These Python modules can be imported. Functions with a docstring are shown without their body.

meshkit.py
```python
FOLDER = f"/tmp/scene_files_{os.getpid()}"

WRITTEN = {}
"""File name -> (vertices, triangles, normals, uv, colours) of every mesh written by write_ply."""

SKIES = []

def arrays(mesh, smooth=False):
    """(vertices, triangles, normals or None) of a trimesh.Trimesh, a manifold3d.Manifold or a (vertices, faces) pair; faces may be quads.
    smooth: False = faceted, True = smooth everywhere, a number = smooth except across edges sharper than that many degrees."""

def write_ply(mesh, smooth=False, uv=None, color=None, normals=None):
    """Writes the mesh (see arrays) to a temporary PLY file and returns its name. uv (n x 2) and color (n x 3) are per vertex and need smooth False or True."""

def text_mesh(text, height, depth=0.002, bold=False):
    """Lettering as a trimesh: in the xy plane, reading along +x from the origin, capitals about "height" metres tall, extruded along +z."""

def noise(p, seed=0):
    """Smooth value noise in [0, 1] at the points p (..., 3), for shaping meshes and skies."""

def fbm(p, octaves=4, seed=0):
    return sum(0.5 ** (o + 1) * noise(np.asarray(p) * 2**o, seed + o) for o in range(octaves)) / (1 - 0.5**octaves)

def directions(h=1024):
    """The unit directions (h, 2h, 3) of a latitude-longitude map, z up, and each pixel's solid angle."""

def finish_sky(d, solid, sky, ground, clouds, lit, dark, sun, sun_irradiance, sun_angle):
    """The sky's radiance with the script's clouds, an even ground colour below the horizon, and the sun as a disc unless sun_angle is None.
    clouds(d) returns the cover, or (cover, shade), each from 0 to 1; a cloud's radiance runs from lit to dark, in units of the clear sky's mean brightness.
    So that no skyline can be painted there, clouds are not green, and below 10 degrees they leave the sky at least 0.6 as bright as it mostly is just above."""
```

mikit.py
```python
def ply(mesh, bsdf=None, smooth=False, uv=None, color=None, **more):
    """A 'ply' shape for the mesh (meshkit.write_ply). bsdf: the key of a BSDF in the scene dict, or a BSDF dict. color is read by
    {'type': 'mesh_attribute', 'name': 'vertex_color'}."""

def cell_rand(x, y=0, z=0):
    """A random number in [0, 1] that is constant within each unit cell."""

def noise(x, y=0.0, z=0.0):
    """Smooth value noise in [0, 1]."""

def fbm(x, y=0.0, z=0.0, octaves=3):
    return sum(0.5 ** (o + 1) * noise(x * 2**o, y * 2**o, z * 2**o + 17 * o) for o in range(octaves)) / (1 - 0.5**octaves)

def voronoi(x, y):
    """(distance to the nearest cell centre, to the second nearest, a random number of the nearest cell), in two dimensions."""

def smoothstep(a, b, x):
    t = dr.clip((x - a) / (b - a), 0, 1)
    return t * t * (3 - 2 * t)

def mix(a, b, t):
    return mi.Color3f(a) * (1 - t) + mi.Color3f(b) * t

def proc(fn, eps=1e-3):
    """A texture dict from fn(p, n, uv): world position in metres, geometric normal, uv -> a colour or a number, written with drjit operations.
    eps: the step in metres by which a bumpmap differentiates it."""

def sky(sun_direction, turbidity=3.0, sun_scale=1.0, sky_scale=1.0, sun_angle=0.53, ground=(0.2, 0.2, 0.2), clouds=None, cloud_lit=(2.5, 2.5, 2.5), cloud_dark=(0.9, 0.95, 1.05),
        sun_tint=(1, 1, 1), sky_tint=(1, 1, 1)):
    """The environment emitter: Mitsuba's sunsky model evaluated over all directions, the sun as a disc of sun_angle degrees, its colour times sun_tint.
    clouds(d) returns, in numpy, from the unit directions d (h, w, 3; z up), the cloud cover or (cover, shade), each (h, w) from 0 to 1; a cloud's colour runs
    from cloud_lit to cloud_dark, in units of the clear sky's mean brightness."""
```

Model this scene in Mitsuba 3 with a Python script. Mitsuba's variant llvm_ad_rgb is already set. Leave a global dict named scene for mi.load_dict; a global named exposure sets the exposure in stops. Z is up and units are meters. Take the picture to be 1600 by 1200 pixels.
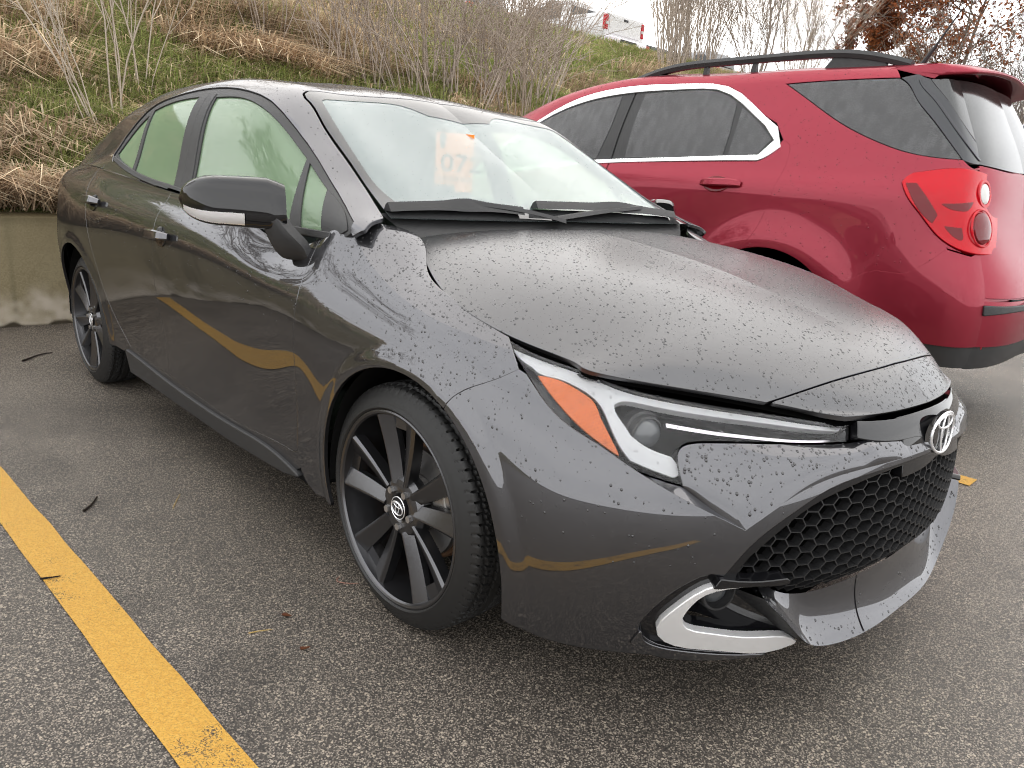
import math, random
import numpy as np, trimesh, shapely, manifold3d
import drjit as dr, mitsuba as mi, mikit, meshkit
from mikit import noise, fbm, voronoi, cell_rand, smoothstep, mix
from scipy.interpolate import CubicSpline, RectBivariateSpline, PchipInterpolator
from scipy.spatial import Delaunay, cKDTree

T = mi.ScalarTransform4f
scene, labels = {}, {}
exposure = 0.0
# ------------------------------------------------------------------ camera (x towards the nose of the grey car, its front axle at x = 0, z up, metres)
EYE, YAW, PITCH, ROLL = (1.4757, -1.8846, 1.1483), 2.3790, -0.26471, 0.07368
def view_axes():
    f = np.array([math.cos(PITCH) * math.cos(YAW), math.cos(PITCH) * math.sin(YAW), math.sin(PITCH)])
    r = np.cross(f, [0, 0, 1]); r /= np.linalg.norm(r); u = np.cross(r, f)
    return f, math.cos(ROLL) * r + math.sin(ROLL) * u, -math.sin(ROLL) * r + math.cos(ROLL) * u
VF, VR, VU = view_axes()
scene['camera'] = {'type': 'perspective', 'fov': math.degrees(2 * math.atan(800 / 1203.0)), 'fov_axis': 'x', 'near_clip': 0.05, 'far_clip': 3000.0,
                   'to_world': T().look_at(origin=list(EYE), target=[float(e + d) for e, d in zip(EYE, VF)], up=[float(c) for c in VU])}
# ------------------------------------------------------------------ overcast sky
def cloud_cover(d):
    n = meshkit.fbm(d * [2.2, 2.2, 5.0] + [3.1, 0.7, 0.2], 4, 3)
    return np.ones(d.shape[:2]), np.clip((n - .36) * 2.2, 0, 1) * .45
scene['sky'] = mikit.sky((-0.35, 0.45, 0.82), turbidity=6, sun_scale=0.1, sun_angle=90, ground=(.12, .11, .10), clouds=cloud_cover, cloud_lit=(2.75, 2.75, 2.75), cloud_dark=(1.75, 1.8, 1.88))
exposure = 2.75
# ------------------------------------------------------------------ helpers
def tag(key, label=None, category=None, group=None, kind=None):
    d = {k: v for k, v in (('label', label), ('category', category), ('group', group), ('kind', kind)) if v}
    labels.setdefault(key, {}).update(d)
    return key
USED = set()
def new_key(name):
    k, i = name, 0
    while k in USED:
        i += 1; k = f'{name}_{i:03d}'
    USED.add(k); return k
def thing(name, label, category, group=None):
    return tag(new_key(name), label, category, group)
def put(key, mesh, bsdf, smooth=30, to_world=None, uv=None, color=None, fresh=True, **lab):
    k = new_key(key) if fresh else key
    scene[k] = mikit.ply(mesh, bsdf, smooth=smooth, uv=uv, color=color)
    if to_world is not None: scene[k]['to_world'] = to_world
    if lab: tag(k, **lab)
    return k
def putn(key, m, bsdf, to_world=None, **lab):
    """m: (vertices, faces, normals)"""
    k = new_key(key)
    scene[k] = {'type': 'ply', 'filename': meshkit.write_ply((m[0], m[1]), False, normals=m[2]), 'face_normals': False, 'bsdf': {'type': 'ref', 'id': bsdf}}
    if to_world is not None: scene[k]['to_world'] = to_world
    if lab: tag(k, **lab)
    return k
def again(key, src, to_world):
    k = new_key(key); scene[k] = {**scene[src], 'to_world': to_world}
    return k
def mirror(m):
    v, f, n = m
    return v * [1, -1, 1], f[:, ::-1], n * [1, -1, 1]
def join(*ms):
    o, vs, fs, ns = 0, [], [], []
    for v, f, n in ms:
        vs.append(v); fs.append(f + o); ns.append(n); o += len(v)
    return np.vstack(vs), np.vstack(fs), np.vstack(ns)
def both(m):
    v, f, n = m; v, n = v.copy(), n.copy(); k = (np.abs(v[:, 1]) < .011) & (v[:, 0] > .80)
    v[k, 1] = 0; n[k, 1] = 0; n = n / np.maximum(np.linalg.norm(n, axis=1, keepdims=True), 1e-9); m = (v, f, n)
    return join(m, mirror(m))
def grid_faces(a, b, wrap=False):
    i, j = np.meshgrid(np.arange(a - 1), np.arange(b if wrap else b - 1), indexing='ij')
    k = (j + 1) % b
    q = np.stack([i * b + j, (i + 1) * b + j, (i + 1) * b + k, i * b + k], -1).reshape(-1, 4)
    return np.vstack([q[:, [0, 1, 2]], q[:, [0, 2, 3]]])
def vnormals(v, f):
    n = np.zeros_like(v); fn = np.cross(v[f[:, 1]] - v[f[:, 0]], v[f[:, 2]] - v[f[:, 0]])
    for k in range(3): np.add.at(n, f[:, k], fn)
    return n / np.maximum(np.linalg.norm(n, axis=1, keepdims=True), 1e-20)
def smoothed(v, f): return v, f, vnormals(v, f)
def box(sx, sy, sz, at=(0, 0, 0), r=0.0):
    if r <= 0:
        m = trimesh.creation.box((sx, sy, sz))
    else:
        pts = []
        for a in (-1, 1):
            for b in (-1, 1):
                for c in (-1, 1):
                    s = trimesh.creation.icosphere(subdivisions=1, radius=r)
                    pts.append(s.vertices + [a * (sx / 2 - r), b * (sy / 2 - r), c * (sz / 2 - r)])
        m = trimesh.convex.convex_hull(np.vstack(pts))
    m.apply_translation(at); return m
def cat(ms): return trimesh.util.concatenate(ms)
def spline(pts, n, closed=False):
    pts = np.asarray(pts, float)
    if closed: pts = np.vstack([pts, pts[:1]])
    t = np.r_[0, np.cumsum(np.linalg.norm(np.diff(pts, axis=0), axis=1))]
    return CubicSpline(t, pts, bc_type='periodic' if closed else 'not-a-knot' if len(pts) > 3 else 'natural')(np.linspace(0, t[-1], n))
def tube(path, radii, sides=6, caps=True):
    p = np.asarray(path, float); r = np.broadcast_to(np.asarray(radii, float), len(p))
    d = np.gradient(p, axis=0); d /= np.maximum(np.linalg.norm(d, axis=1, keepdims=True), 1e-12)
    ref = np.where(np.abs(d[:, 2:3]) < .9, [[0, 0, 1.0]], [[1.0, 0, 0]])
    a = np.cross(d, ref); a /= np.linalg.norm(a, axis=1, keepdims=True); b = np.cross(d, a)
    for i in range(1, len(p)):
        if np.dot(a[i], a[i - 1]) < 0: a[i] *= -1; b[i] *= -1
    th = np.arange(sides) * 2 * np.pi / sides
    v = p[:, None] + r[:, None, None] * (np.cos(th)[None, :, None] * a[:, None] + np.sin(th)[None, :, None] * b[:, None])
    f = grid_faces(len(p), sides, True); v = v.reshape(-1, 3)
    if caps:
        k = np.arange(1, sides - 1); e = (len(p) - 1) * sides
        f = np.vstack([f, np.stack([0 * k, k, k + 1], 1), np.stack([0 * k + e, e + k + 1, e + k], 1)])
    m = trimesh.Trimesh(v, f, process=False)
    return m
def sweep(path, section, up=(0, 0, 1)):
    """section (k, 2): first coordinate sideways, second along up; closed, capped."""
    p = np.asarray(path, float); sec = np.asarray(section, float)
    if sec.ndim == 2: sec = np.broadcast_to(sec, (len(p),) + sec.shape)
    d = np.gradient(p, axis=0); d /= np.linalg.norm(d, axis=1, keepdims=True)
    a = np.cross(d, up); a /= np.linalg.norm(a, axis=1, keepdims=True); b = np.cross(a, d)
    v = (p[:, None] + sec[..., 0:1] * a[:, None] + sec[..., 1:2] * b[:, None]).reshape(-1, 3)
    k = sec.shape[1]; f = grid_faces(len(p), k, True); j = np.arange(1, k - 1); e = (len(p) - 1) * k
    f = np.vstack([f, np.stack([0 * j, j, j + 1], 1), np.stack([0 * j + e, e + j + 1, e + j], 1)])
    m = trimesh.Trimesh(v, f, process=False)
    if m.volume < 0: m.invert()
    return m
def revolve(profile, n=64, axis='y'):
    """profile rows (radius, along the axis)"""
    pr = np.asarray(profile, float); th = np.arange(n) * 2 * np.pi / n
    x = pr[:, None, 0] * np.cos(th); z = pr[:, None, 0] * np.sin(th); y = np.broadcast_to(pr[:, None, 1], x.shape)
    v = np.stack([x, y, z], -1).reshape(-1, 3)
    return trimesh.Trimesh(v, grid_faces(len(pr), n, True), process=False)
# ------------------------------------------------------------------ materials
def two(b): return {'type': 'twosided', 'bsdf': b}
def rgb(*c): return {'type': 'rgb', 'value': list(map(float, c))}
def plastic(c, alpha=.05, ior=1.5): return two({'type': 'roughplastic', 'distribution': 'ggx', 'alpha': alpha, 'int_ior': ior, 'diffuse_reflectance': c if isinstance(c, dict) else rgb(*c)})
def diffuse(c): return two({'type': 'diffuse', 'reflectance': c if isinstance(c, dict) else rgb(*c)})
def gloss(c, ior=1.5): return two({'type': 'plastic', 'int_ior': ior, 'diffuse_reflectance': c if isinstance(c, dict) else rgb(*c)})
def flake(base, lift):
    def fn(p, n, uv):
        g = cell_rand(p.x * 900, p.y * 900, p.z * 900)
        return mi.Color3f(*base) + mi.Color3f(*lift) * dr.power(g, 6)
    return mikit.proc(fn)
M = scene
def metal_coat(c, rough, w, under, ior, alpha=0.0):
    coat = {'type': 'plastic', 'int_ior': ior, 'diffuse_reflectance': rgb(*under)} if not alpha else {'type': 'roughplastic', 'distribution': 'ggx', 'alpha': alpha, 'int_ior': ior, 'diffuse_reflectance': rgb(*under)}
    return two({'type': 'blendbsdf', 'weight': w, 'bsdf_0': coat, 'bsdf_1': {'type': 'principled', 'base_color': rgb(*c), 'metallic': 1.0, 'roughness': rough, 'specular': .5}})
M['paint_grey'] = metal_coat((.17, .17, .18), .36, .20, (.008, .008, .009), 1.80)
M['paint_grey_wet'] = metal_coat((.20, .20, .212), .38, .26, (.012, .012, .0135), 1.85, .070)
M['bead_grey'] = gloss((.028, .028, .030), 1.7)
M['bead_red'] = gloss((.16, .008, .018), 1.6)
M['paint_grey_far'] = plastic((.055, .055, .058), .03)
M['paint_red'] = metal_coat((.27, .040, .058), .50, .42, (.165, .010, .020), 1.7)
M['paint_white'] = plastic((.72, .72, .72), .04)
M['paint_silver'] = plastic((.32, .32, .33), .05)
M['paint_dark'] = plastic((.03, .032, .036), .03)
M['gloss_black'] = gloss((.006, .006, .007), 1.55)
M['black_plastic'] = plastic((.016, .016, .017), .22)
M['grey_plastic'] = plastic((.03, .03, .031), .28)
M['void'] = diffuse((.004, .004, .004))
M['underbody'] = diffuse((.012, .012, .012))
M['rubber'] = plastic((.014, .014, .014), .32)
M['rim'] = metal_coat((.14, .14, .15), .30, .40, (.012, .012, .013), 1.8, .06)
M['rim_silver'] = two({'type': 'principled', 'base_color': rgb(.5, .5, .52), 'metallic': .8, 'roughness': .35})
M['steel'] = two({'type': 'principled', 'base_color': rgb(.42, .41, .40), 'metallic': .9, 'roughness': .38})
M['rust'] = two({'type': 'principled', 'base_color': rgb(.20, .11, .06), 'metallic': .3, 'roughness': .6})
M['chrome'] = two({'type': 'roughconductor', 'material': 'Cr', 'alpha': .09})
M['bright_trim'] = two({'type': 'principled', 'base_color': rgb(.86, .86, .87), 'metallic': .75, 'roughness': .28})
M['satin_silver'] = two({'type': 'principled', 'base_color': rgb(.78, .78, .78), 'metallic': .55, 'roughness': .34})
def amber_fn(p, n, uv):
    a, b = (p.y + p.x) * 420, p.z * 420
    g = dr.maximum(dr.abs(a - dr.floor(a) - .5), dr.abs(b - dr.floor(b) - .5))
    return mix((.50, .105, .004), (.30, .050, .002), smoothstep(.30, .48, g))
M['amber'] = plastic(mikit.proc(amber_fn), .05)
M['light_guide'] = plastic((.42, .43, .44), .10)
M['lamp_dark'] = plastic((.010, .010, .011), .06)
M['lamp_glass'] = {'type': 'thindielectric', 'int_ior': 1.28}
M['lens_solid'] = plastic((.06, .065, .07), .008, 1.6)
M['tail_red'] = gloss((.46, .004, .012), 1.36)
M['tail_bright'] = gloss((.72, .010, .022), 1.36)
M['tail_dark'] = gloss((.13, .002, .006), 1.42)
M['tail_clear'] = plastic((.55, .54, .52), .02)
M['red_glass'] = {'type': 'blendbsdf', 'weight': .5, 'bsdf_0': {'type': 'thindielectric', 'int_ior': 1.5, 'specular_transmittance': rgb(.95, .10, .10)}, 'bsdf_1': plastic((.45, .006, .01), .02)}
def fogged(c, w, spec=.05, tint=(.85, .93, .88)):
    haze = {'type': 'principledthin', 'base_color': rgb(*c), 'roughness': .9, 'diff_trans': 1.1, 'spec_trans': 0.0, 'eta': 1.3}
    return {'type': 'blendbsdf', 'weight': w, 'bsdf_0': {'type': 'thindielectric', 'int_ior': 1.52, 'specular_transmittance': rgb(*tint)}, 'bsdf_1': haze}
M['windscreen_glass'] = fogged((.56, .70, .70), .38)
M['side_glass'] = fogged((.48, .68, .43), .52, tint=(.72, .92, .68))
M['tint_glass'] = plastic((.012, .012, .013), .02, 1.6)
def wet_tint(p, n, uv):
    run = noise(p.x * 42, p.y * 42, p.z * 5)
    drop = noise(p.x * 210, p.y * 210, p.z * 210)
    return mix((.020, .020, .021), (.062, .062, .065), smoothstep(.25, .95, run * .5 + drop * .5))
M['wet_tint_glass'] = plastic(mikit.proc(wet_tint), .10, 1.6)
M['rear_glass'] = plastic((.02, .022, .022), .012, 1.7)
M['water'] = {'type': 'dielectric', 'int_ior': 1.33}
M['screen_border'] = gloss((.035, .036, .037), 1.5)
M['cloth'] = diffuse((.035, .036, .038))
M['dash'] = plastic((.03, .03, .031), .3)
M['orange_card'] = diffuse((.80, .24, .05))
M['ink'] = diffuse((.02, .02, .02))
# the ground
def asphalt_fn(p, n, uv):
    d1, d2, r = voronoi(p.x * 250, p.y * 250)
    e1, e2, s = voronoi(p.x * 110 + 7, p.y * 110)
    big = fbm(p.x * .7, p.y * .7, 0, 3); mid = fbm(p.x * 7, p.y * 7, 3, 3)
    damp = smoothstep(.38, .62, fbm(p.x * .45 + 9, p.y * .45, 2, 3) * .7 + mid * .3)
    base = mix((.044, .040, .036), (.066, .059, .052), big * .6 + mid * .5)
    stone = mix((.030, .027, .024), (.40, .35, .295), dr.power(r, 1.6))
    c = mix(base, stone, (1 - smoothstep(.32, .62, d1)) * .88)
    chip = (1 - smoothstep(.20, .42, e1)) * smoothstep(.86, .93, s)
    c = mix(c, (.46, .40, .33), chip * .8)
    under = smoothstep(1.05, .60, dr.abs(p.y + .12)) * smoothstep(-3.5, -3.0, p.x) * smoothstep(1.0, .4, p.x)
    oil = smoothstep(.60, .72, fbm(p.x * 2.2 + 3, p.y * 2.2, 7, 3)) * .35
    return c * (.98 + .22 * damp) * mi.Color3f(1.12, 1.09, 1.06) * (1 - oil * .6)
def asphalt_h(p, n, uv):
    d1, d2, r = voronoi(p.x * 250, p.y * 250)
    return (d2 - d1) * .0009 + r * .0006
def asphalt_spec(p, n, uv):
    return smoothstep(.45, .75, fbm(p.x * .8 + 4, p.y * .8, 0, 3))
M['asphalt'] = {'type': 'bumpmap', 'arbitrary': mikit.proc(asphalt_h, .0012), 'scale': 1.0, 'bsdf': plastic(mikit.proc(asphalt_fn), .26, 1.4)}
def line_paint(seed):
    def fn(p, n, uv):
        d1, d2, r = voronoi(p.x * 250, p.y * 250)
        wear = fbm(p.x * 16 + seed, p.y * 16, 1, 3); big = fbm(p.x * 3 + seed, p.y * 3, 4, 2); near = smoothstep(-1.0, .4, p.x)
        bare = smoothstep(.70, .80, wear * .50 + big * .16 + (1 - r) * .18 + near * .10 + smoothstep(.35, .60, d1) * .12)
        y = mix((.60, .31, .040), (.70, .41, .07), noise(p.x * 200, p.y * 200))
        dark = mix((.040, .034, .029), (.17, .14, .12), r * r)
        c = mix(y, dark, dr.clip(bare, 0, 1))
        return mix(c, (.36, .20, .045), smoothstep(.46, .70, d1) * .45)
    return fn
M['yellow_paint'] = {'type': 'bumpmap', 'arbitrary': mikit.proc(asphalt_h, .0012), 'scale': .7, 'bsdf': plastic(mikit.proc(line_paint(2.0)), .3, 1.4)}
def concrete_fn(p, n, uv):
    g = fbm(p.y * 3, p.z * 3, 2, 3); fine = noise(p.y * 140, p.z * 140, p.x * 140); streak = fbm(p.y * 9, p.z * .9, 5, 3)
    c = mix((.165, .135, .080), (.27, .235, .150), g * .7 + fine * .45)
    c = mix(c, (.085, .078, .045), smoothstep(.5, .8, streak) * .6)
    low = smoothstep(.26, .10, p.z + (fbm(p.y * 4, p.z * 4, 9, 3) - .5) * .22)
    c = mix(c, (.46, .41, .34), low * smoothstep(.3, .7, fbm(p.y * 7, p.z * 7, 4, 3)) * .9)
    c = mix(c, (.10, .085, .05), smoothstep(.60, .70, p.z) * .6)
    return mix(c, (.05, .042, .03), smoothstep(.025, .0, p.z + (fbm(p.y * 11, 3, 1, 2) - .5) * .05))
def concrete_h(p, n, uv): return fbm(p.y * 40, p.z * 40, p.x * 40, 3) * .004
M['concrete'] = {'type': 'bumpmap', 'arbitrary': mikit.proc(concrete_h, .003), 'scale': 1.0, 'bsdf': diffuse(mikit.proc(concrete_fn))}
def soil_fn(p, n, uv):
    a = fbm(p.x * 1.1, p.y * 1.1, p.z, 3); b = fbm(p.x * 9, p.y * 9, p.z * 9, 3)
    return mix(mix((.14, .125, .07), (.21, .17, .11), b), (.17, .185, .075), smoothstep(.42, .6, a))
M['soil'] = diffuse(mikit.proc(soil_fn))
VC = {'type': 'mesh_attribute', 'name': 'vertex_color'}
M['blade'] = {'type': 'principledthin', 'base_color': VC, 'roughness': .6, 'diff_trans': .6, 'spec_trans': 0.0, 'eta': 1.3}
def bark_fn(p, n, uv): return mix((.32, .265, .22), (.56, .48, .41), fbm(p.x * 30, p.y * 30, p.z * 12, 2))
M['bark'] = diffuse(mikit.proc(bark_fn))
M['bark_pale'] = diffuse((.46, .40, .33))
M['bark_dark'] = diffuse((.20, .165, .14))
M['leaf_brown'] = {'type': 'principledthin', 'base_color': VC, 'roughness': .6, 'diff_trans': .5, 'spec_trans': 0.0, 'eta': 1.3}
M['dead_twig'] = diffuse((.02, .016, .013))
M['leaf_litter'] = diffuse((.085, .035, .018))
# ------------------------------------------------------------------ car body surfaces and the panels cut out of them
def resample(pts, n, warp=None):
    pts = np.asarray(pts, float)
    t = np.r_[0, np.cumsum(np.linalg.norm(np.diff(pts, axis=0), axis=1))]; t /= t[-1]
    if warp is not None:          # (index of a point, its v): where along the column that point falls
        t = PchipInterpolator([0, t[warp[0]], 1], [0, warp[1], 1])(t)
    return CubicSpline(t, pts)(np.linspace(0, 1, n))
class Surf:
    """A tensor spline through columns of points: u runs over the columns, v from 0 to 1 along each."""
    def __init__(s, us, cols, n=25, extra=None, warp={}, smooth=0):
        g = np.array([resample(c, n, warp.get(k)) for k, c in enumerate(cols)]); v = np.linspace(0, 1, n)
        s.f = [RectBivariateSpline(us, v, g[..., k], kx=3, ky=3, s=smooth) for k in range(3)]
        s.lo, s.hi, s.extra = us[0], us[-1], extra
    def __call__(s, u, v):
        u, v = np.broadcast_arrays(np.asarray(u, float), np.asarray(v, float))
        p = np.stack([f(u.ravel(), v.ravel(), grid=False) for f in s.f], -1)
        if s.extra is not None: p = s.extra(p)
        return p.reshape(u.shape + (3,))
    def normal(s, u, v, e=2e-3):
        u, v = np.asarray(u, float), np.asarray(v, float)
        a = s(u + e, v) - s(u - e, v); b = s(u, np.minimum(v + e, 1)) - s(u, np.maximum(v - e, 0))
        n = np.cross(a, b) * getattr(s, "sgn", 1); return n / np.maximum(np.linalg.norm(n, axis=-1, keepdims=True), 1e-12)
class Inset:
    """A surface at depth d under another one (d a number or a function of u, v)."""
    def __init__(s, S, d): s.S, s.d, s.lo, s.hi = S, d, S.lo, S.hi
    def __call__(s, u, v):
        u, v = np.broadcast_arrays(np.asarray(u, float), np.asarray(v, float))
        d = s.d(u, v)[..., None] if callable(s.d) else s.d
        return s.S(u, v) - s.S.normal(u, v) * d
    def normal(s, u, v): return s.S.normal(u, v)
class Loft:
    """Between two curves (u 0..1 along them, v from the first to the second), bulged by b along the normal."""
    def __init__(s, c0, c1, b=0.0, w=None):
        s.a, s.b = (lambda c: CubicSpline(np.r_[0, np.cumsum(np.linalg.norm(np.diff(c, axis=0), axis=1))] / np.linalg.norm(np.diff(c, axis=0), axis=1).sum(), c))(np.asarray(c0, float)), None
        s.b = (lambda c: CubicSpline(np.r_[0, np.cumsum(np.linalg.norm(np.diff(c, axis=0), axis=1))] / np.linalg.norm(np.diff(c, axis=0), axis=1).sum(), c))(np.asarray(c1, float))
        s.bulge, s.lo, s.hi, s.w = b, 0, 1, w
    def flat(s, u, v): return s.a(u) * (1 - v)[..., None] + s.b(u) * v[..., None]
    def __call__(s, u, v):
        u, v = (np.array(x, float) for x in np.broadcast_arrays(u, v)); u = np.clip(u, 0, 1)
        p = s.flat(u, v)
        if np.any(s.bulge):
            e = 2e-3
            n = np.cross(s.flat(np.clip(u + e, 0, 1), v) - s.flat(np.clip(u - e, 0, 1), v), s.b(u) - s.a(u))
            n /= np.maximum(np.linalg.norm(n, axis=-1, keepdims=True), 1e-9)
            b = s.bulge(u, v) if callable(s.bulge) else s.bulge * 4 * v * (1 - v)
            p = p + n * b[..., None]
        return p
    normal = Surf.normal
def path(*segs, n=24):
    """Joins segments of (u, v) points: each is splined, corners stay where segments meet."""
    out = []
    for s in segs:
        s = np.asarray(s, float)
        if len(s) > 2:
            t = np.r_[0, np.cumsum(np.linalg.norm(np.diff(s, axis=0), axis=1))]
            s = CubicSpline(t, s, bc_type='natural')(np.linspace(0, t[-1], n))
        out.append(s if not out or np.linalg.norm(out[-1][-1] - s[0]) > 1e-6 else s[1:])
    p = np.vstack(out)
    return p[:-1] if np.linalg.norm(p[0] - p[-1]) < 1e-6 else p
def ring_points(ring, h):
    c = np.asarray(ring.coords)[:-1]; out = []
    for a, b in zip(c, np.roll(c, -1, 0)):
        k = max(1, int(math.ceil(np.linalg.norm(b - a) / h)))
        out.append(a + (b - a) * (np.arange(k) / k)[:, None])
    return np.vstack(out)
def panel(S, poly, h=.014, gap=.0, depth=.012, rnd=.0022, holes=(), flat_y0=True, clip=None, sign=1):
    """A body panel: the part of S inside the (u, v) polygon, its edge rounded over and turned in by depth. Returns (v, f, n)."""
    poly = np.asarray(poly, float)
    g = shapely.Polygon(poly, [np.asarray(q, float) for q in holes])
    cu, cv = np.mean(poly, 0); cv = min(max(cv, .05), .95)
    e = 1e-2
    us, vs = poly[:, 0], np.clip(poly[:, 1], .02, .98)
    su = np.median(np.linalg.norm(S(us + e, vs) - S(us - e, vs), axis=-1)) / (2 * e)
    sv = np.median(np.linalg.norm(S(us, vs + e) - S(us, vs - e), axis=-1)) / (2 * e)
    g = shapely.affinity.scale(g, su, sv, origin=(0, 0))
    if not g.is_valid: g = g.buffer(0)
    if gap: g = g.buffer(-gap, join_style='mitre', mitre_limit=3)
    if clip is not None: g = g.intersection(shapely.affinity.scale(shapely.box(*clip), su, sv, origin=(0, 0)))
    if g.geom_type != 'Polygon': g = max(g.geoms, key=lambda x: x.area)
    g = g.simplify(3e-4)
    rings = [ring_points(r, min(h, .009)) for r in [g.exterior, *g.interiors]]
    if not g.exterior.is_ccw: rings[0] = rings[0][::-1]
    B = np.vstack(rings)
    x0, y0, x1, y1 = g.bounds
    X, Y = np.meshgrid(np.arange(x0, x1, h), np.arange(y0, y1, h * .866)); X = X + (np.arange(len(X)) % 2)[:, None] * h / 2
    I = np.c_[X.ravel(), Y.ravel()]
    I = I[shapely.contains_xy(g, I[:, 0], I[:, 1])]
    if len(I): I = I[cKDTree(B).query(I)[0] > .55 * h]
    P = np.vstack([B, I]); tri = Delaunay(P).simplices
    c = P[tri].mean(1); tri = tri[shapely.contains_xy(g, c[:, 0], c[:, 1])]
    a = P[tri]; area = (a[:, 1, 0] - a[:, 0, 0]) * (a[:, 2, 1] - a[:, 0, 1]) - (a[:, 1, 1] - a[:, 0, 1]) * (a[:, 2, 0] - a[:, 0, 0])
    tri = tri[np.abs(area) > 1e-10]; area = area[np.abs(area) > 1e-10]
    tri[area < 0] = tri[area < 0][:, ::-1]
    u, v = P[:, 0] / su, P[:, 1] / sv
    V, N = S(u, v), S.normal(u, v) * sign
    fn = np.cross(V[tri[:, 1]] - V[tri[:, 0]], V[tri[:, 2]] - V[tri[:, 0]])
    flip = (fn * N[tri].mean(1)).sum(1) < 0
    tri[flip] = tri[flip][:, ::-1]
    vs_, fs_, ns_, o = [V], [tri], [N], len(V)
    at = 0
    for r in rings if depth else ():
        k = len(r); i = np.arange(at, at + k); at += k
        p, n = V[i], N[i]
        t = np.roll(p, -1, 0) - np.roll(p, 1, 0); t /= np.maximum(np.linalg.norm(t, axis=1, keepdims=True), 1e-12)
        out = np.cross(t, n); out /= np.maximum(np.linalg.norm(out, axis=1, keepdims=True), 1e-12)
        # point outwards from the panel
        s = np.sign(((p - V.mean(0)) * out).sum()) if r is rings[0] else -np.sign(((p - p.mean(0)) * out).sum())
        cen = np.array([out[j] for j in range(k)]) * s
        inner = P[i]; outw = None
        q = shapely.Point
        test = g.contains(q(inner[0] + 1e-4 * np.array([(inner[1] - inner[0])[1], -(inner[1] - inner[0])[0]])))
        tv = V[i] ; dirs = S((P[i] [:, 0] + 1e-4 * (np.roll(P[i], -1, 0) - np.roll(P[i], 1, 0))[:, 1] / np.maximum(np.linalg.norm(np.roll(P[i], -1, 0) - np.roll(P[i], 1, 0), axis=1), 1e-9)) / su,
                             (P[i][:, 1] - 1e-4 * (np.roll(P[i], -1, 0) - np.roll(P[i], 1, 0))[:, 0] / np.maximum(np.linalg.norm(np.roll(P[i], -1, 0) - np.roll(P[i], 1, 0), axis=1), 1e-9)) / sv) - tv
        side = np.sign((dirs * out).sum(1)); side[side == 0] = 1
        out = out * side[:, None] * (-1 if test else 1)
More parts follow.
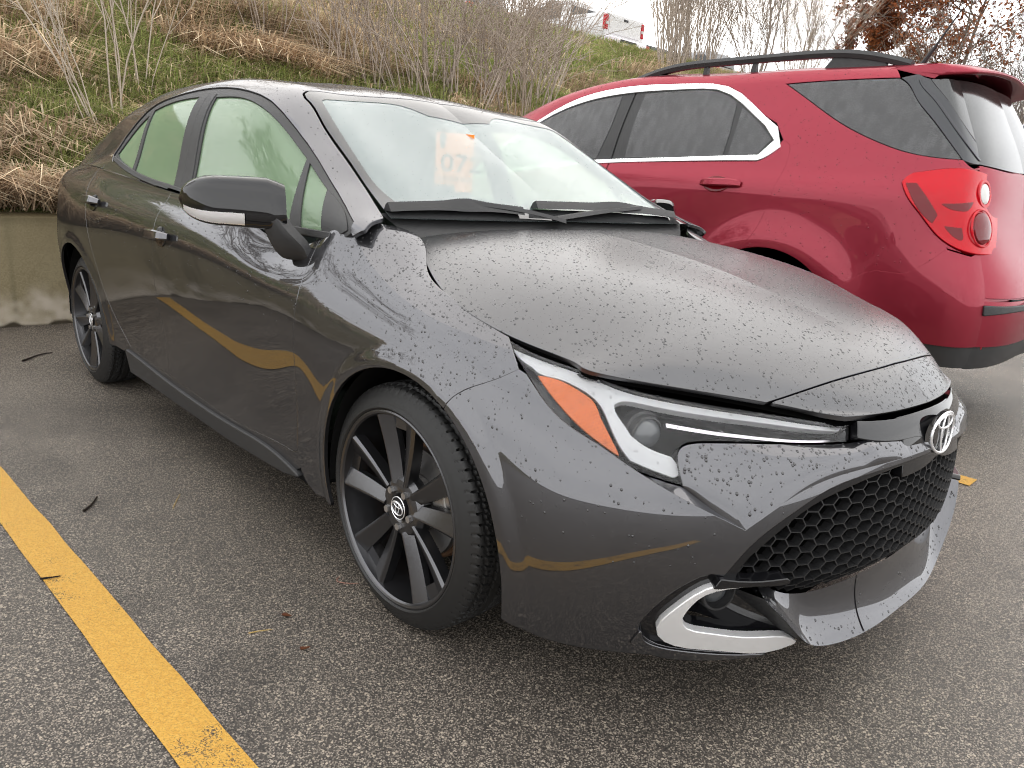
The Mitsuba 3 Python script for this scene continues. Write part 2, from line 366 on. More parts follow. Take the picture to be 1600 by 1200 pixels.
        prof = [(0, 0, n), (rnd * .7, rnd * .3, n * .7 + out * .7), (rnd, rnd, out), (rnd, depth, out)]
        rows = [p + out * a_ - n * b_ for a_, b_, _ in prof]
        nn = [m / np.maximum(np.linalg.norm(m, axis=1, keepdims=True), 1e-9) for _, _, m in prof]
        idx = o + np.arange(4 * k).reshape(4, k); o += 4 * k
        q1, q2 = idx[:-1], np.roll(idx, -1, 1)[:-1]; q3, q4 = np.roll(idx, -1, 1)[1:], idx[1:]
        keep = np.ones(k, bool)
        if flat_y0: keep = ~((np.abs(p[:, 1]) < 2e-3) & (np.abs(np.roll(p, -1, 0)[:, 1]) < 2e-3))
        q = np.stack([q1, q2, q3, q4], -1)[:, keep].reshape(-1, 4)
        F = np.vstack([q[:, [0, 1, 2]], q[:, [0, 2, 3]]])
        allv, alln = np.vstack(rows), np.vstack(nn)
        loc = F - idx[0, 0]
        f2 = np.cross(allv[loc[:, 1]] - allv[loc[:, 0]], allv[loc[:, 2]] - allv[loc[:, 0]])
        bad = (f2 * alln[loc].mean(1)).sum(1) < 0
        F[bad] = F[bad][:, ::-1]
        vs_.append(allv); ns_.append(alln); fs_.append(F)
    return np.vstack(vs_), np.vstack(fs_), np.vstack(ns_)
def sheet(S, us, vs, sign=1):
    U, W = np.meshgrid(us, vs, indexing='ij'); u, v = U.ravel(), W.ravel()
    V, N = S(u, v), S.normal(u, v) * sign
    F = grid_faces(len(us), len(vs))
    fn = np.cross(V[F[:, 1]] - V[F[:, 0]], V[F[:, 2]] - V[F[:, 0]])
    bad = (fn * N[F].mean(1)).sum(1) < 0; F[bad] = F[bad][:, ::-1]
    return V, F, N
def slab(S, poly, out, back=.0, h=.012, gap=0.0, rnd=.002):
    """A raised piece on S: its face at height out, its edge going down to back."""
    return panel(Inset(S, -out), poly, h=h, gap=gap, depth=out - back, rnd=rnd)
def drops_on(m, count, rmin, rmax, seed, up=.25, keep=None, flat=.55):
    """Rain beads sitting on the upward faces of a panel: small domes."""
    v, f, n = m; rs = np.random.default_rng(seed)
    a = v[f]; ar = np.linalg.norm(np.cross(a[:, 1] - a[:, 0], a[:, 2] - a[:, 0]), axis=1)
    w = np.nan_to_num(ar * np.clip(n[f].mean(1)[:, 2] - up, 0, 1) ** .5)
    if keep is not None: w = w * keep(a.mean(1))
    i = rs.choice(len(f), count, p=w / w.sum()); b = rs.dirichlet([1, 1, 1], count)
    p = (a[i] * b[..., None]).sum(1); nn = (n[f[i]] * b[..., None]).sum(1); nn /= np.linalg.norm(nn, axis=1, keepdims=True)
    r = rmin + (rmax - rmin) * rs.random(count) ** 2.5
    t = np.cross(nn, [.3, .5, .1]); t /= np.linalg.norm(t, axis=1, keepdims=True); s = np.cross(nn, t)
    k = 7; th = np.arange(k) * 2 * np.pi / k; rings = [(1, 0), (.86, .5), (.5, .87)]
    st = 1 + .45 * rs.random(count)
    vs, ns = [], []
    for c, z in rings:
        d = (np.cos(th)[None, :, None] * t[:, None] * st[:, None, None] + np.sin(th)[None, :, None] * s[:, None]) * c
        vs.append(p[:, None] + r[:, None, None] * (d + nn[:, None] * z * flat)); q = d + nn[:, None] * z * 1.3; ns.append(q / np.linalg.norm(q, axis=-1, keepdims=True))
    vs.append((p + nn * r[:, None] * flat)[:, None]); ns.append(nn[:, None])
    V = np.concatenate(vs, 1); Nn = np.concatenate(ns, 1); m1 = V.shape[1]
    F = []
    for q in range(2):
        for j in range(k):
            F += [(q * k + j, q * k + (j + 1) % k, (q + 1) * k + (j + 1) % k), (q * k + j, (q + 1) * k + (j + 1) % k, (q + 1) * k + j)]
    F += [(2 * k + j, 2 * k + (j + 1) % k, 3 * k) for j in range(k)]
    F = np.array(F)
    fn = np.cross(V[0][F[:, 1]] - V[0][F[:, 0]], V[0][F[:, 2]] - V[0][F[:, 0]])
    bad = (fn * Nn[0][F].mean(1)).sum(1) < 0; F[bad] = F[bad][:, ::-1]
    FF = (F[None] + (np.arange(count) * m1)[:, None, None]).reshape(-1, 3)
    return V.reshape(-1, 3), FF, Nn.reshape(-1, 3)
# ---- grey hatchback, front axle at x = 0, nose towards +x, right side at y < 0
def side(x, rows): return [(x, y, z) for z, y in rows]
BELT_U = [-3.75, -3.55, -3.35, -3.05, -2.64, -2.1, -1.4, -.9, -.45, -.35, -.25, -.10, .08, .33, .55, .75, .97, 1.15, 1.30, 1.46, 1.62, 1.77]
F5 = [(.86,-.37,.2),(.88,-.38,.28),(.893,-.38,.36),(.90,-.38,.44),(.90,-.375,.52),(.89,-.36,.60),(.872,-.33,.665),(.85,-.30,.711)]
F6 = [(.90,-.18,.2),(.92,-.18,.28),(.935,-.18,.36),(.94,-.18,.44),(.94,-.175,.52),(.932,-.17,.59),(.918,-.16,.655),(.884,-.15,.706)]
mir = lambda c: [(x, -y, z) for x, y, z in c]
BELT = [
 [(-3.40,0,.25),(-3.44,0,.4),(-3.45,0,.6),(-3.45,0,.75),(-3.44,0,.85),(-3.43,0,.95)],
 [(-3.38,-.40,.25),(-3.41,-.42,.4),(-3.42,-.44,.6),(-3.42,-.45,.75),(-3.42,-.45,.85),(-3.41,-.44,.95)],
 [(-3.27,-.64,.25),(-3.29,-.69,.4),(-3.30,-.72,.6),(-3.30,-.73,.75),(-3.295,-.725,.85),(-3.29,-.718,.93),(-3.27,-.69,.985)],
 side(-3.03, [(.25,-.79),(.4,-.83),(.6,-.862),(.75,-.866),(.85,-.850),(.93,-.842),(.985,-.815),(1.02,-.775),(1.035,-.745)]),
 side(-2.64, [(.20,-.83),(.3,-.868),(.4,-.88),(.6,-.899),(.75,-.901),(.85,-.889),(.93,-.868),(.985,-.838),(1.05,-.79)]),
 side(-2.1, [(.20,-.846),(.25,-.856),(.30,-.8565),(.37,-.861),(.47,-.8725),(.57,-.8835),(.67,-.8905),(.79,-.896),(.87,-.889),(.92,-.866),(.975,-.835),(1.03,-.81)]),
 side(-1.4, [(.20,-.846),(.25,-.856),(.30,-.8565),(.37,-.861),(.47,-.8725),(.57,-.8835),(.67,-.8905),(.77,-.894),(.84,-.891),(.89,-.874),(.94,-.848),(.995,-.82)]),
 side(-0.9, [(.20,-.846),(.25,-.856),(.30,-.8565),(.37,-.861),(.47,-.8725),(.57,-.8835),(.67,-.8905),(.76,-.893),(.82,-.889),(.87,-.868),(.92,-.845),(.96,-.825)]),
 side(-0.45, [(.20,-.846),(.25,-.856),(.30,-.8565),(.37,-.861),(.47,-.8725),(.57,-.8835),(.67,-.8905),(.74,-.892),(.80,-.885),(.85,-.866),(.90,-.84),(.942,-.815)]),
 [(-.35,-.844,.20),(-.35,-.8565,.29),(-.35,-.8645,.40),(-.35,-.8785,.52),(-.35,-.8875,.62),(-.35,-.8905,.71),(-.35,-.882,.79),(-.35,-.862,.85),(-.35,-.838,.905),(-.35,-.810,.955),(-.349,-.785,.988),(-.348,-.763,1.004)],
 [(-.25,-.845,.20),(-.25,-.858,.29),(-.25,-.866,.40),(-.25,-.879,.52),(-.25,-.887,.62),(-.25,-.888,.71),(-.25,-.878,.79),(-.25,-.853,.85),(-.252,-.818,.90),(-.256,-.772,.944),(-.264,-.708,.974),(-.271,-.640,.977)],
 [(-.10,-.846,.20),(-.10,-.865,.29),(-.10,-.873,.40),(-.10,-.880,.52),(-.10,-.885,.62),(-.10,-.885,.70),(-.10,-.874,.77),(-.10,-.845,.83),(-.10,-.795,.88),(-.10,-.705,.914)],
 side(.08, [(.20,-.84),(.30,-.868),(.40,-.878),(.50,-.885),(.60,-.887),(.67,-.887),(.72,-.881),(.765,-.866),(.81,-.838),(.85,-.79),(.866,-.768)]),
 [(.40,-.838,.20),(.405,-.86,.285),(.41,-.872,.375),(.405,-.878,.47),(.385,-.874,.56),(.355,-.862,.65),(.325,-.828,.735),(.295,-.765,.81)],
 [(.57,-.772,.2),(.58,-.795,.285),(.59,-.808,.37),(.588,-.815,.455),(.575,-.812,.54),(.55,-.797,.625),(.505,-.765,.71),(.45,-.73,.785)],
 [(.668,-.683,.2),(.685,-.70,.28),(.70,-.712,.36),(.705,-.718,.44),(.70,-.716,.52),(.68,-.705,.60),(.635,-.685,.69),(.565,-.66,.765)],
 [(.78,-.55,.2),(.80,-.56,.28),(.815,-.565,.36),(.82,-.565,.44),(.815,-.56,.52),(.80,-.545,.60),(.775,-.50,.68),(.74,-.45,.735)],
 F5, F6,
 [(.905,0,.2),(.93,0,.28),(.945,0,.36),(.952,0,.44),(.952,0,.52),(.945,0,.59),(.934,0,.655),(.902,0,.710)],
 mir(F6), mir(F5)]
def flare(p):
    for ax in (.06, -2.62):
        d = np.hypot(p[:, 0] - ax, p[:, 2] - .318)
        t = np.clip((.43 - d) / .045, 0, 1); t = t * t * (3 - 2 * t)
        w = t * (p[:, 1] < -.6)
        p[:, 1] -= .009 * w
    return p
belt = Surf(BELT_U, BELT, 25, flare, smooth=.0005, warp={8: (8, .765), 9: (6, .755), 10: (6, .75), 11: (6, .745), 12: (7, .775)})
def st(x, *yz): return [(x, y, z) for y, z in yz]
UP = [
 st(-3.43,(-.66,.93),(-.65,.94),(-.62,.95),(-.54,.97),(-.4,.99),(-.2,1.0),(0,1.0)),
 st(-3.25,(-.71,.99),(-.69,1.02),(-.66,1.05),(-.57,1.11),(-.42,1.17),(-.24,1.20),(0,1.205)),
 st(-3.0,(-.755,1.03),(-.72,1.07),(-.685,1.115),(-.60,1.205),(-.43,1.30),(-.24,1.325),(0,1.33)),
 st(-2.7,(-.785,1.05),(-.735,1.095),(-.69,1.155),(-.60,1.290),(-.44,1.362),(-.24,1.387),(0,1.392)),
 st(-2.4,(-.80,1.04),(-.745,1.13),(-.675,1.25),(-.585,1.358),(-.44,1.406),(-.24,1.426),(0,1.432)),
 st(-2.1,(-.81,1.03),(-.75,1.16),(-.658,1.335),(-.585,1.395),(-.44,1.426),(-.24,1.444),(0,1.449)),
 st(-1.8,(-.815,1.015),(-.755,1.17),(-.65,1.368),(-.59,1.408),(-.45,1.432),(-.24,1.449),(0,1.454)),
 st(-1.5,(-.82,1.0),(-.76,1.16),(-.65,1.372),(-.595,1.41),(-.45,1.432),(-.24,1.448),(0,1.453)),
 st(-1.2,(-.825,.98),(-.76,1.15),(-.655,1.352),(-.60,1.388),(-.45,1.407),(-.24,1.419),(0,1.423)),
 st(-1.0,(-.825,.965),(-.76,1.14),(-.66,1.31),(-.60,1.352),(-.45,1.370),(-.24,1.380),(0,1.384)),
 st(-.82,(-.825,.95),(-.768,1.09),(-.665,1.228),(-.61,1.270),(-.45,1.285),(-.24,1.292),(0,1.294)),
 st(-.60,(-.82,.94),(-.785,1.02),(-.70,1.115),(-.645,1.152),(-.46,1.168),(-.24,1.176),(0,1.178)),
 st(-.44,(-.815,.94),(-.80,.985),(-.745,1.045),(-.672,1.072),(-.48,1.086),(-.25,1.093),(0,1.095)),
 st(-.30,(-.808,.94),(-.80,.968),(-.775,.998),(-.705,1.013),(-.5,1.022),(-.25,1.028),(0,1.03)),
 st(-.15,(-.80,.93),(-.79,.94),(-.775,.95),(-.72,.955),(-.5,.962),(-.25,.968),(0,.97))]
upper = Surf([c[0][0] for c in UP], UP, 41)
HOOD = [
 [(-.25,0,.993),(-.25,-.25,.991),(-.255,-.40,.985),(-.262,-.52,.976),(-.267,-.58,.969),(-.27,-.62,.963)],
 [(-.10,0,.987),(-.10,-.28,.984),(-.10,-.47,.974),(-.10,-.60,.953),(-.10,-.665,.932),(-.10,-.705,.912)],
 [(.10,0,.967),(.10,-.3,.963),(.10,-.5,.951),(.10,-.64,.922),(.10,-.72,.888),(.10,-.775,.858)],
 [(.30,0,.936),(.30,-.3,.932),(.30,-.5,.918),(.30,-.64,.883),(.298,-.715,.846),(.295,-.765,.812)],
 [(.52,0,.885),(.515,-.28,.88),(.50,-.46,.863),(.485,-.59,.836),(.465,-.67,.810),(.45,-.73,.787)],
 [(.70,0,.830),(.69,-.25,.825),(.665,-.41,.812),(.63,-.53,.795),(.595,-.605,.779),(.565,-.66,.767)],
 [(.805,0,.783),(.80,-.15,.779),(.785,-.26,.770),(.768,-.35,.757),(.752,-.41,.745),(.74,-.45,.737)],
 [(.860,0,.748),(.850,-.13,.745),(.838,-.22,.739),(.822,-.28,.733),(.805,-.33,.726),(.79,-.375,.722)],
 [(.898,0,.708),(.892,-.10,.708),(.880,-.17,.708),(.868,-.23,.710),(.858,-.27,.712),(.848,-.30,.713)]]
hood = Surf([0,.15,.35,.55,.78,.98,1.10,1.16,1.22], HOOD, 31)
hood.sgn = -1
# ------------------------------------------------------------------ the grey hatchback
CAR = thing('grey_hatchback', 'dark grey wet hatchback with black alloy wheels and black mesh grille, nearest car', 'car')
def P_(n): return f'{CAR}__{n}'
def solve_xz(S, x, z, ulim):
    U, W = np.meshgrid(np.linspace(*ulim, 300), np.linspace(0, 1, 200), indexing='ij'); U, W = U.ravel(), W.ravel()
    tr = cKDTree(S(U, W)[:, [0, 2]])
    i = tr.query(np.c_[x, z])[1]; u, v = U[i].copy(), W[i].copy()
    for _ in range(6):
        p = S(u, v); e = 1e-3
        a = (S(u + e, v) - S(u - e, v))[:, [0, 2]] / (2 * e); b = (S(u, np.clip(v + e, 0, 1)) - S(u, np.clip(v - e, 0, 1)))[:, [0, 2]] / np.maximum((np.clip(v + e, 0, 1) - np.clip(v - e, 0, 1)), 1e-9)[:, None]
        r = np.c_[x, z] - p[:, [0, 2]]; det = a[:, 0] * b[:, 1] - a[:, 1] * b[:, 0]
        u = np.clip(u + np.clip((r[:, 0] * b[:, 1] - r[:, 1] * b[:, 0]) / det, -.05, .05), *ulim); v = np.clip(v + np.clip((a[:, 0] * r[:, 1] - a[:, 1] * r[:, 0]) / det, -.05, .05), 0, 1)
    return np.c_[u, v]
def arch_uv(cx, cz, R, a0, a1, ulim, n=40):
    a = np.radians(np.linspace(a0, a1, n)); return solve_xz(belt, cx + R * np.cos(a), cz + R * np.sin(a), ulim)
ARCH_F, ARCH_R = (.055, .322, .372), (-2.62, .320, .372)
fender_gap = [(-.447, .998), (-.436, .9), (-.437, .8), (-.441, .72), (-.456, .55), (-.476, .3), (-.490, .165)]
door_corner = [(-.490, .165), (-.497, .128), (-.53, .112)]
zl_ = lambda pts: [tuple(q) for q in solve_xz(belt, np.array([p[0] for p in pts]), np.array([p[1] for p in pts]), (-3.2, -.4))]
fdoor_low = [(-.53, .112), *zl_([(-.868, .285), (-1.2, .287)]), *zl_([(-1.523, .291)])]
b_gap = [fdoor_low[-1], (-1.545, .373), (-1.556, .565), (-1.553, .70), (-1.549, .82), (-1.553, .91), (-1.545, .998)]
rdoor_low = [fdoor_low[-1], *zl_([(-1.78, .298), (-1.985, .308)])]
r_gap = [rdoor_low[-1], (-2.105, .225), (-2.203, .341), (-2.281, .51), (-2.335, .64), (-2.385, .74), (-2.44, .83), (-2.482, .9), (-2.485, .96), (-2.455, .998)]
rev = lambda s: list(reversed([tuple(x) for x in s]))
af = [tuple(x) for x in arch_uv(*ARCH_F, -22, 197, (-.45, .45))]
ar = [tuple(x) for x in arch_uv(*ARCH_R, -14, 194, (-3.1, -2.1))]
fb_gap = [(.196, .655), (.228, .705), (.32, .832), (.378, .905)]
# where the fender / bumper gap meets the wheel arch
k_fb = int(np.argmin([abs(u - fb_gap[0][0]) + abs(v - fb_gap[0][1]) * .7 if v > .3 else 9 for u, v in af]))
fb_gap[0] = af[k_fb]
lens_out = [(.322, .992), (.352, .955), (.41, .893), (.469, .815), (.508, .775), (.55, .742), (.633, .700), (.715, .675), (.804, .657)]
lens_in = [(.804, .657), (.797, .735), (.799, .775), (.812, .803), (.835, .820), (.87, .833), (.981, .863), (1.08, .888), (1.165, .906)]
lens_top = [(1.165, .985), (1.05, .985), (.90, .985), (.70, .985), (.5, .985), (.40, .985), (.322, .992)]
crease = [(.425, .868), (.455, .83), (.488, .796), (.53, .768), (.585, .741), (.64, .707), (.696, .672), (.757, .638), (.817, .605), (.884, .572), (.942, .540)]
cheek_low = [(.942, .540), (.976, .585), (1.021, .647), (1.063, .700), (1.123, .755), (1.216, .800), (1.361, .823), (1.40, .822)]
band_in = [(1.40, .805), (1.36, .806), (1.214, .775), (1.123, .718), (1.074, .658), (1.023, .587), (.961, .492), (.931, .427), (.909, .372)]
fog_left = [(.909, .372), (.886, .377), (.843, .351), (.806, .31), (.763, .24), (.737, .179), (.726, .132), (.747, .089), (.791, .057), (.886, .040), (1.06, .008)]
bump_low = [(1.06, .002), (.894, .002), (.747, .002), (.545, .002), (.43, .004)]
# --- painted panels
def paint(name, m, both_sides=True, drops=0, seed=0, rr=(.0007, .0030), keep=None, mat='paint_grey', up=.25):
    if both_sides == 'two':
        k = putn(P_(name), m, mat); putn(P_(name), mirror(m), mat)
    else:
        k = putn(P_(name), both(m) if both_sides else m, mat)
    if drops: DROPS.append(drops_on(both(m) if both_sides is True else m, drops, rr[0], rr[1], seed, keep=keep, up=up, flat=.42))
    return k
DROPS, DROPS_CLEAR = [], []
G = .0019
fender = panel(belt, path(fender_gap, [(-.490, .165), (-.47, .05), (-.40, .012)], [(-.40, .012), (-.335, .03)], rev(af[k_fb:]), fb_gap, [(.378, .905), (.352, .950), (.318, .998)], [(.318, .998), (.08, .998)], [(.08, .998), (-.447, .998)]), gap=G, h=.013)
K1 = paint('fender', fender, 'two', 1500, 11)
hood_m = panel(hood, [(0, 0), (0, 1), (1.098, 1), (1.098, 0)], gap=0, clip=(.003, -.01, 1.0955, .998), h=.016)
paint('hood', hood_m, True, 9000, 12, mat='paint_grey_wet')
nose_m = panel(hood, [(1.103, 0), (1.103, .995), (1.212, .99), (1.212, 0)], h=.010)
paint('nose_panel', nose_m, True, 900, 13, mat='paint_grey_wet')
fdoor = panel(belt, path(fender_gap, door_corner, fdoor_low, b_gap, [(-1.545, .998), (-1.0, .998)], [(-1.0, .998), (-.447, .998)]), gap=G, h=.018)
FD = paint('front_door', fdoor, 'two', 700, 14, up=-.05)
rdoor = panel(belt, path(b_gap, [(-1.545, .998), (-2.0, .998)], [(-2.0, .998), (-2.455, .998)], rev(r_gap), rev(rdoor_low)), gap=G, h=.018)
RD = paint('rear_door', rdoor, 'two', 400, 15, up=-.05)
quarter = panel(belt, path(r_gap, [(-2.455, .998), (-3.38, .998)], [(-3.38, .998), (-3.38, .05)], [(-3.38, .05), (-3.02, .03)], rev(ar), [(-2.25, .10), (-2.10, .09)], [(-2.10, .09), rdoor_low[-1]]), gap=G, h=.02)
paint('rear_quarter_panel', quarter, 'two')
tail_end = panel(belt, [(-3.75, .02), (-3.75, .99), (-3.383, .99), (-3.383, .02)], h=.04)
paint('tailgate_and_rear_bumper', tail_end)
rocker = panel(belt, path([(-.490, .165), (-.497, .128), (-.53, .112)], fdoor_low, rdoor_low, [rdoor_low[-1], (-2.06, .11)], [(-2.06, .11), *zl_([(-1.6, .245)])], zl_([(-1.6, .245), (-1.0, .240), (-.53, .240)]), [zl_([(-.53, .240)])[0], (-.478, .075)]), gap=.0015, h=.012)
paint('rocker_panel', rocker, 'two')
sillS = Inset(belt, -.012)
sill = panel(sillS, path(zl_([(-2.04, .292), (-1.6, .268), (-1.0, .262), (-.60, .260), (-.49, .240)]), zl_([(-.49, .240), (-.58, .224)]), zl_([(-.58, .224), (-1.0, .206)]), zl_([(-1.0, .206), (-2.0, .206)]), zl_([(-2.0, .206), (-2.04, .292)])), h=.012, depth=.03, rnd=.006)
for m in (sill, mirror(sill)): putn(P_('sill_garnish'), m, 'grey_plastic')
bumper = panel(belt, path(fb_gap, [(.378, .905), (.40, .898)], [(.40, .898), (.425, .868)], crease, cheek_low, band_in, fog_left, bump_low, [(.43, .004), (.334, .03)], [af[0], af[1]], af[:k_fb + 1]), gap=.0012, h=.010)
BUMP = paint('front_bumper', bumper, True, 700, 23, keep=lambda c: np.clip((c[:, 2] - .35) * 4, .05, 1), up=-.25)
# --- the ledge under the headlight and the scooped cheek beside the grille
lens_depth = lambda u, v: .006 + .018 * np.clip((u - .4) / .5, 0, 1)
LENS = Inset(belt, lens_depth)
def along(S, uv, n=40): p = path(uv, n=n) if len(uv) > 2 else np.asarray(uv, float); return S(p[:, 0], p[:, 1])
A = LENS(np.array([.804]), np.array([.652]))[0]; TIP = belt(np.array([.942]), np.array([.540]))[0]
c_out = along(belt, crease, 50)
lo = np.array(lens_out)[2:]; lo[:, 1] -= .006
c_in = np.vstack([along(LENS, [tuple(x) for x in lo], 40), A + (TIP - A) * np.linspace(.06, 1, 14)[:, None] + np.array([0, 0, -.004]) * np.sin(np.linspace(.06, 1, 14) * np.pi)[:, None]])
c_in = resample(c_in, 50)
ledge = Loft(c_out, c_in)
paint('bumper_ledge', sheet(ledge, np.linspace(0, 1, 80), np.linspace(0, 1, 9)), 'two')
D0 = belt(np.array([1.40]), np.array([.822]))[0]
li = np.array(lens_in)[1:]; li[:, 1] -= .010
top_c = np.vstack([A[None], along(LENS, [tuple(x) for x in li], 40), along(Inset(belt, .012), [(1.20, .905), (1.30, .90), (1.40, .868)], 12)])
low_c = np.vstack([A + (TIP - A) * np.linspace(0, .97, 16)[:, None] + np.array([0, 0, -.004]) * np.sin(np.linspace(0, .97, 16) * np.pi)[:, None], along(belt, cheek_low, 50)])
cheek = Loft(resample(top_c, 80), resample(low_c, 80), lambda u, v: -.014 * 4 * v * (1 - v) * np.sin(np.pi * np.clip(u * 1.15, 0, 1)) ** .7)
cheek_m = sheet(cheek, np.linspace(0, 1, 120), np.linspace(0, 1, 24))
if cheek_m[2][:, 0].mean() < 0: cheek_m = (cheek_m[0], cheek_m[1][:, ::-1], -cheek_m[2])
paint('bumper_cheek', cheek_m, True, 700, 16, (.0011, .0036))
# --- grille
surround = [(1.62, .79), (1.41, .79), (1.36, .794), (1.223, .764), (1.162, .722), (1.103, .668), (1.047, .591), (.992, .5), (.945, .405), (.938, .372)]
sur = panel(Inset(belt, .004), path([(1.62, .805), (1.40, .805)], band_in[1:], [(.909, .372), (.938, .345)], rev(surround)), h=.008, depth=.02, rnd=.003)
putn(P_('grille_surround'), both(sur), 'gloss_black')
mesh_poly = np.vstack([np.array(surround), [(.938, .372), (1.004, .343), (1.067, .265), (1.119, .225), (1.175, .212), (1.257, .215), (1.385, .225), (1.62, .225)]])
back = panel(Inset(belt, .060), mesh_poly, h=.03, depth=0)
putn(P_('grille_backing'), both(back), 'void')
GM = Inset(belt, lambda u, v: .022 + .034 * np.clip((.33 - v) / .12, 0, 1))
def bar(a, b, w, d):
    """a, b: points; n along the surface normal; a thin deep strip"""
    pa, na, pb, nb = a[0], a[1], b[0], b[1]
    t = pb - pa; t /= np.linalg.norm(t); vs = []
    for p, n in ((pa - t * w * .3, na), (pb + t * w * .3, nb)):
        s = np.cross(n, t); s /= np.linalg.norm(s)
        vs += [p + s * w * .38, p - s * w * .38, p - s * w - n * d, p + s * w - n * d]
    f = [(0, 4, 5), (0, 5, 1), (1, 5, 6), (1, 6, 2), (3, 7, 4), (3, 4, 0), (2, 6, 7), (2, 7, 3), (0, 1, 2), (0, 2, 3), (4, 6, 5), (4, 7, 6)]
    return np.array(vs), np.array(f)
gp = shapely.Polygon(mesh_poly); hw, hh = .043, .055
segs = set()
for i in range(-2, 26):
    for j in range(-1, 15):
        cx, cy = 1.62 - i * hw * .75, .20 + j * hh + (hh / 2 if i % 2 else 0)
        vx = [(cx + hw / 2, cy), (cx + hw * .27, cy + hh / 2), (cx - hw * .27, cy + hh / 2), (cx - hw / 2, cy), (cx - hw * .27, cy - hh / 2), (cx + hw * .27, cy - hh / 2)]
        for k in range(6):
            a, b = vx[k], vx[(k + 1) % 6]; key = tuple(sorted([(round(a[0], 3), round(a[1], 3)), (round(b[0], 3), round(b[1], 3))])); segs.add(key)
vs, fs, o = [], [], 0
for a, b in sorted(segs):
    s = gp.intersection(shapely.LineString([a, b]))
    if s.is_empty or s.geom_type != 'LineString' or s.length < .004: continue
    q = np.array(s.coords); q[:, 0] = np.minimum(q[:, 0], 1.62)
    p, n = GM(q[:, 0], q[:, 1]), GM.normal(q[:, 0], q[:, 1])
    if np.linalg.norm(p[0] - p[-1]) < .002: continue
    v, f = bar((p[0], n[0]), (p[-1], n[-1]), (.0023), .022); vs.append(v); fs.append(f + o); o += len(v)
gv, gf = np.vstack(vs), np.vstack(fs)
put(P_('grille_mesh'), cat([trimesh.Trimesh(gv, gf, process=False), trimesh.Trimesh(gv * [1, -1, 1], gf[:, ::-1], process=False)]), 'black_plastic', smooth=False)
lip_top = along(Inset(belt, .048), [(1.004, .335), (1.067, .258), (1.119, .218), (1.175, .205), (1.257, .208), (1.385, .218), (1.62, .218)], 60)
lip_low = along(Inset(belt, -.024), [(.995, .322), (1.055, .23), (1.115, .12), (1.17, .045), (1.25, .012), (1.385, .012), (1.62, .012)], 60)
lip_low[:, 2] -= .004
lip = Loft(lip_top, lip_low, lambda u, v: .013 * 4 * v * (1 - v) * np.clip(u * 4, 0, 1))
lip_m = sheet(lip, np.linspace(0, 1, 90), np.linspace(0, 1, 16))
if lip_m[2][:, 0].mean() < 0: lip_m = (lip_m[0], lip_m[1][:, ::-1], -lip_m[2])
paint('front_lip', lip_m, True, 260, 17, (.0011, .0036))
under = Loft(lip_low, lip_low * [1, 1, 1] + [-.12, 0, -.012])
putn(P_('front_undertray'), both(sheet(under, np.linspace(0, 1, 40), np.linspace(0, 1, 3))), 'black_plastic')
# --- nose garnish and emblem
gar = panel(Inset(belt, .006), path([(1.175, .985), (1.172, .915)], [(1.172, .915), (1.22, .902), (1.34, .893)], [(1.34, .893), (1.385, .872), (1.415, .815), (1.455, .775), (1.52, .742), (1.62, .728)], [(1.62, .728), (1.62, .985)], [(1.62, .985), (1.175, .985)]), h=.010, depth=.02)
putn(P_('nose_garnish'), both(gar), 'gloss_black')
EC = np.array([.938, 0, .652]); en = np.array([1.0, 0, .06]); en /= np.linalg.norm(en); ey = np.array([0, -1.0, 0]); ez = np.cross(ey, en); ez = ez * np.sign(ez[2])
def ell(a, b, cy=0., cz=0., n=64, out=.004): th = np.linspace(0, 2 * np.pi, n + 1); return EC + ey * (a * np.cos(th) + cy)[:, None] + ez * (b * np.sin(th) + cz)[:, None] + en * (out - .006 * ((a * np.cos(th) + cy) / .07) ** 2)[:, None]
em = thing_e = P_('emblem')
plate_v = np.vstack([[EC - en * .004], ell(.076, .053, out=-.004)[:-1]]); kf = np.arange(1, 65)
USED.add(em)
put(em, trimesh.Trimesh(plate_v, np.stack([0 * kf, kf, kf % 64 + 1], 1), process=False), 'gloss_black', smooth=True, fresh=False)
put(em + '__ring', cat([tube(ell(.066, .0465), .0034, 8, False), tube(ell(.019, .0440), .0028, 8, False), tube(ell(.043, .0148, cz=.026), .0028, 8, False)]), 'bright_trim', smooth=True)
# --- fog lamp corner
bez_poly = path(fog_left, [(1.06, .008), (1.131, .036), (1.165, .062)], [(1.165, .062), (1.10, .15), (1.055, .23), (1.0, .31)], [(1.0, .31), (.955, .352), (.909, .372)])
silver_o = [(1.030, .362), (.936, .349), (.886, .330), (.844, .286), (.802, .214), (.778, .147), (.792, .100), (.834, .070), (.955, .050), (1.086, .021), (1.128, .040)]
silver_i = [(1.128, .048), (1.105, .082), (1.011, .108), (.905, .132), (.852, .148), (.833, .178), (.840, .24), (.872, .302), (.908, .326), (.945, .338), (1.030, .354)]
FB = Inset(belt, .010)
fogbez = panel(FB, bez_poly, h=.008, depth=.03, holes=[path(silver_i, [(1.030, .354), (1.0, .30)], [(1.0, .30), (1.128, .048)])])
FOGP = P_('fog_lamp_bezel')
fk = putn(FOGP, fogbez, 'gloss_black'); fk2 = putn(FOGP, mirror(fogbez), 'gloss_black')
pocket = panel(Inset(belt, lambda u, v: .016 + .055 * np.clip((.30 - np.abs(v - .30)) / .2, 0, 1) * np.clip((1.10 - u) / .2, 0, 1)), path(silver_i, [(1.030, .354), (1.0, .30)], [(1.0, .30), (1.128, .048)]), h=.008, depth=0)
putn(fk + '__pocket', pocket, 'gloss_black'); putn(fk2 + '__pocket', mirror(pocket), 'gloss_black')
silv = slab(belt, path(silver_o, [(1.128, .040), (1.128, .048)], silver_i, [(1.030, .354), (1.030, .362)]), .006, back=-.012, h=.006, rnd=.003)
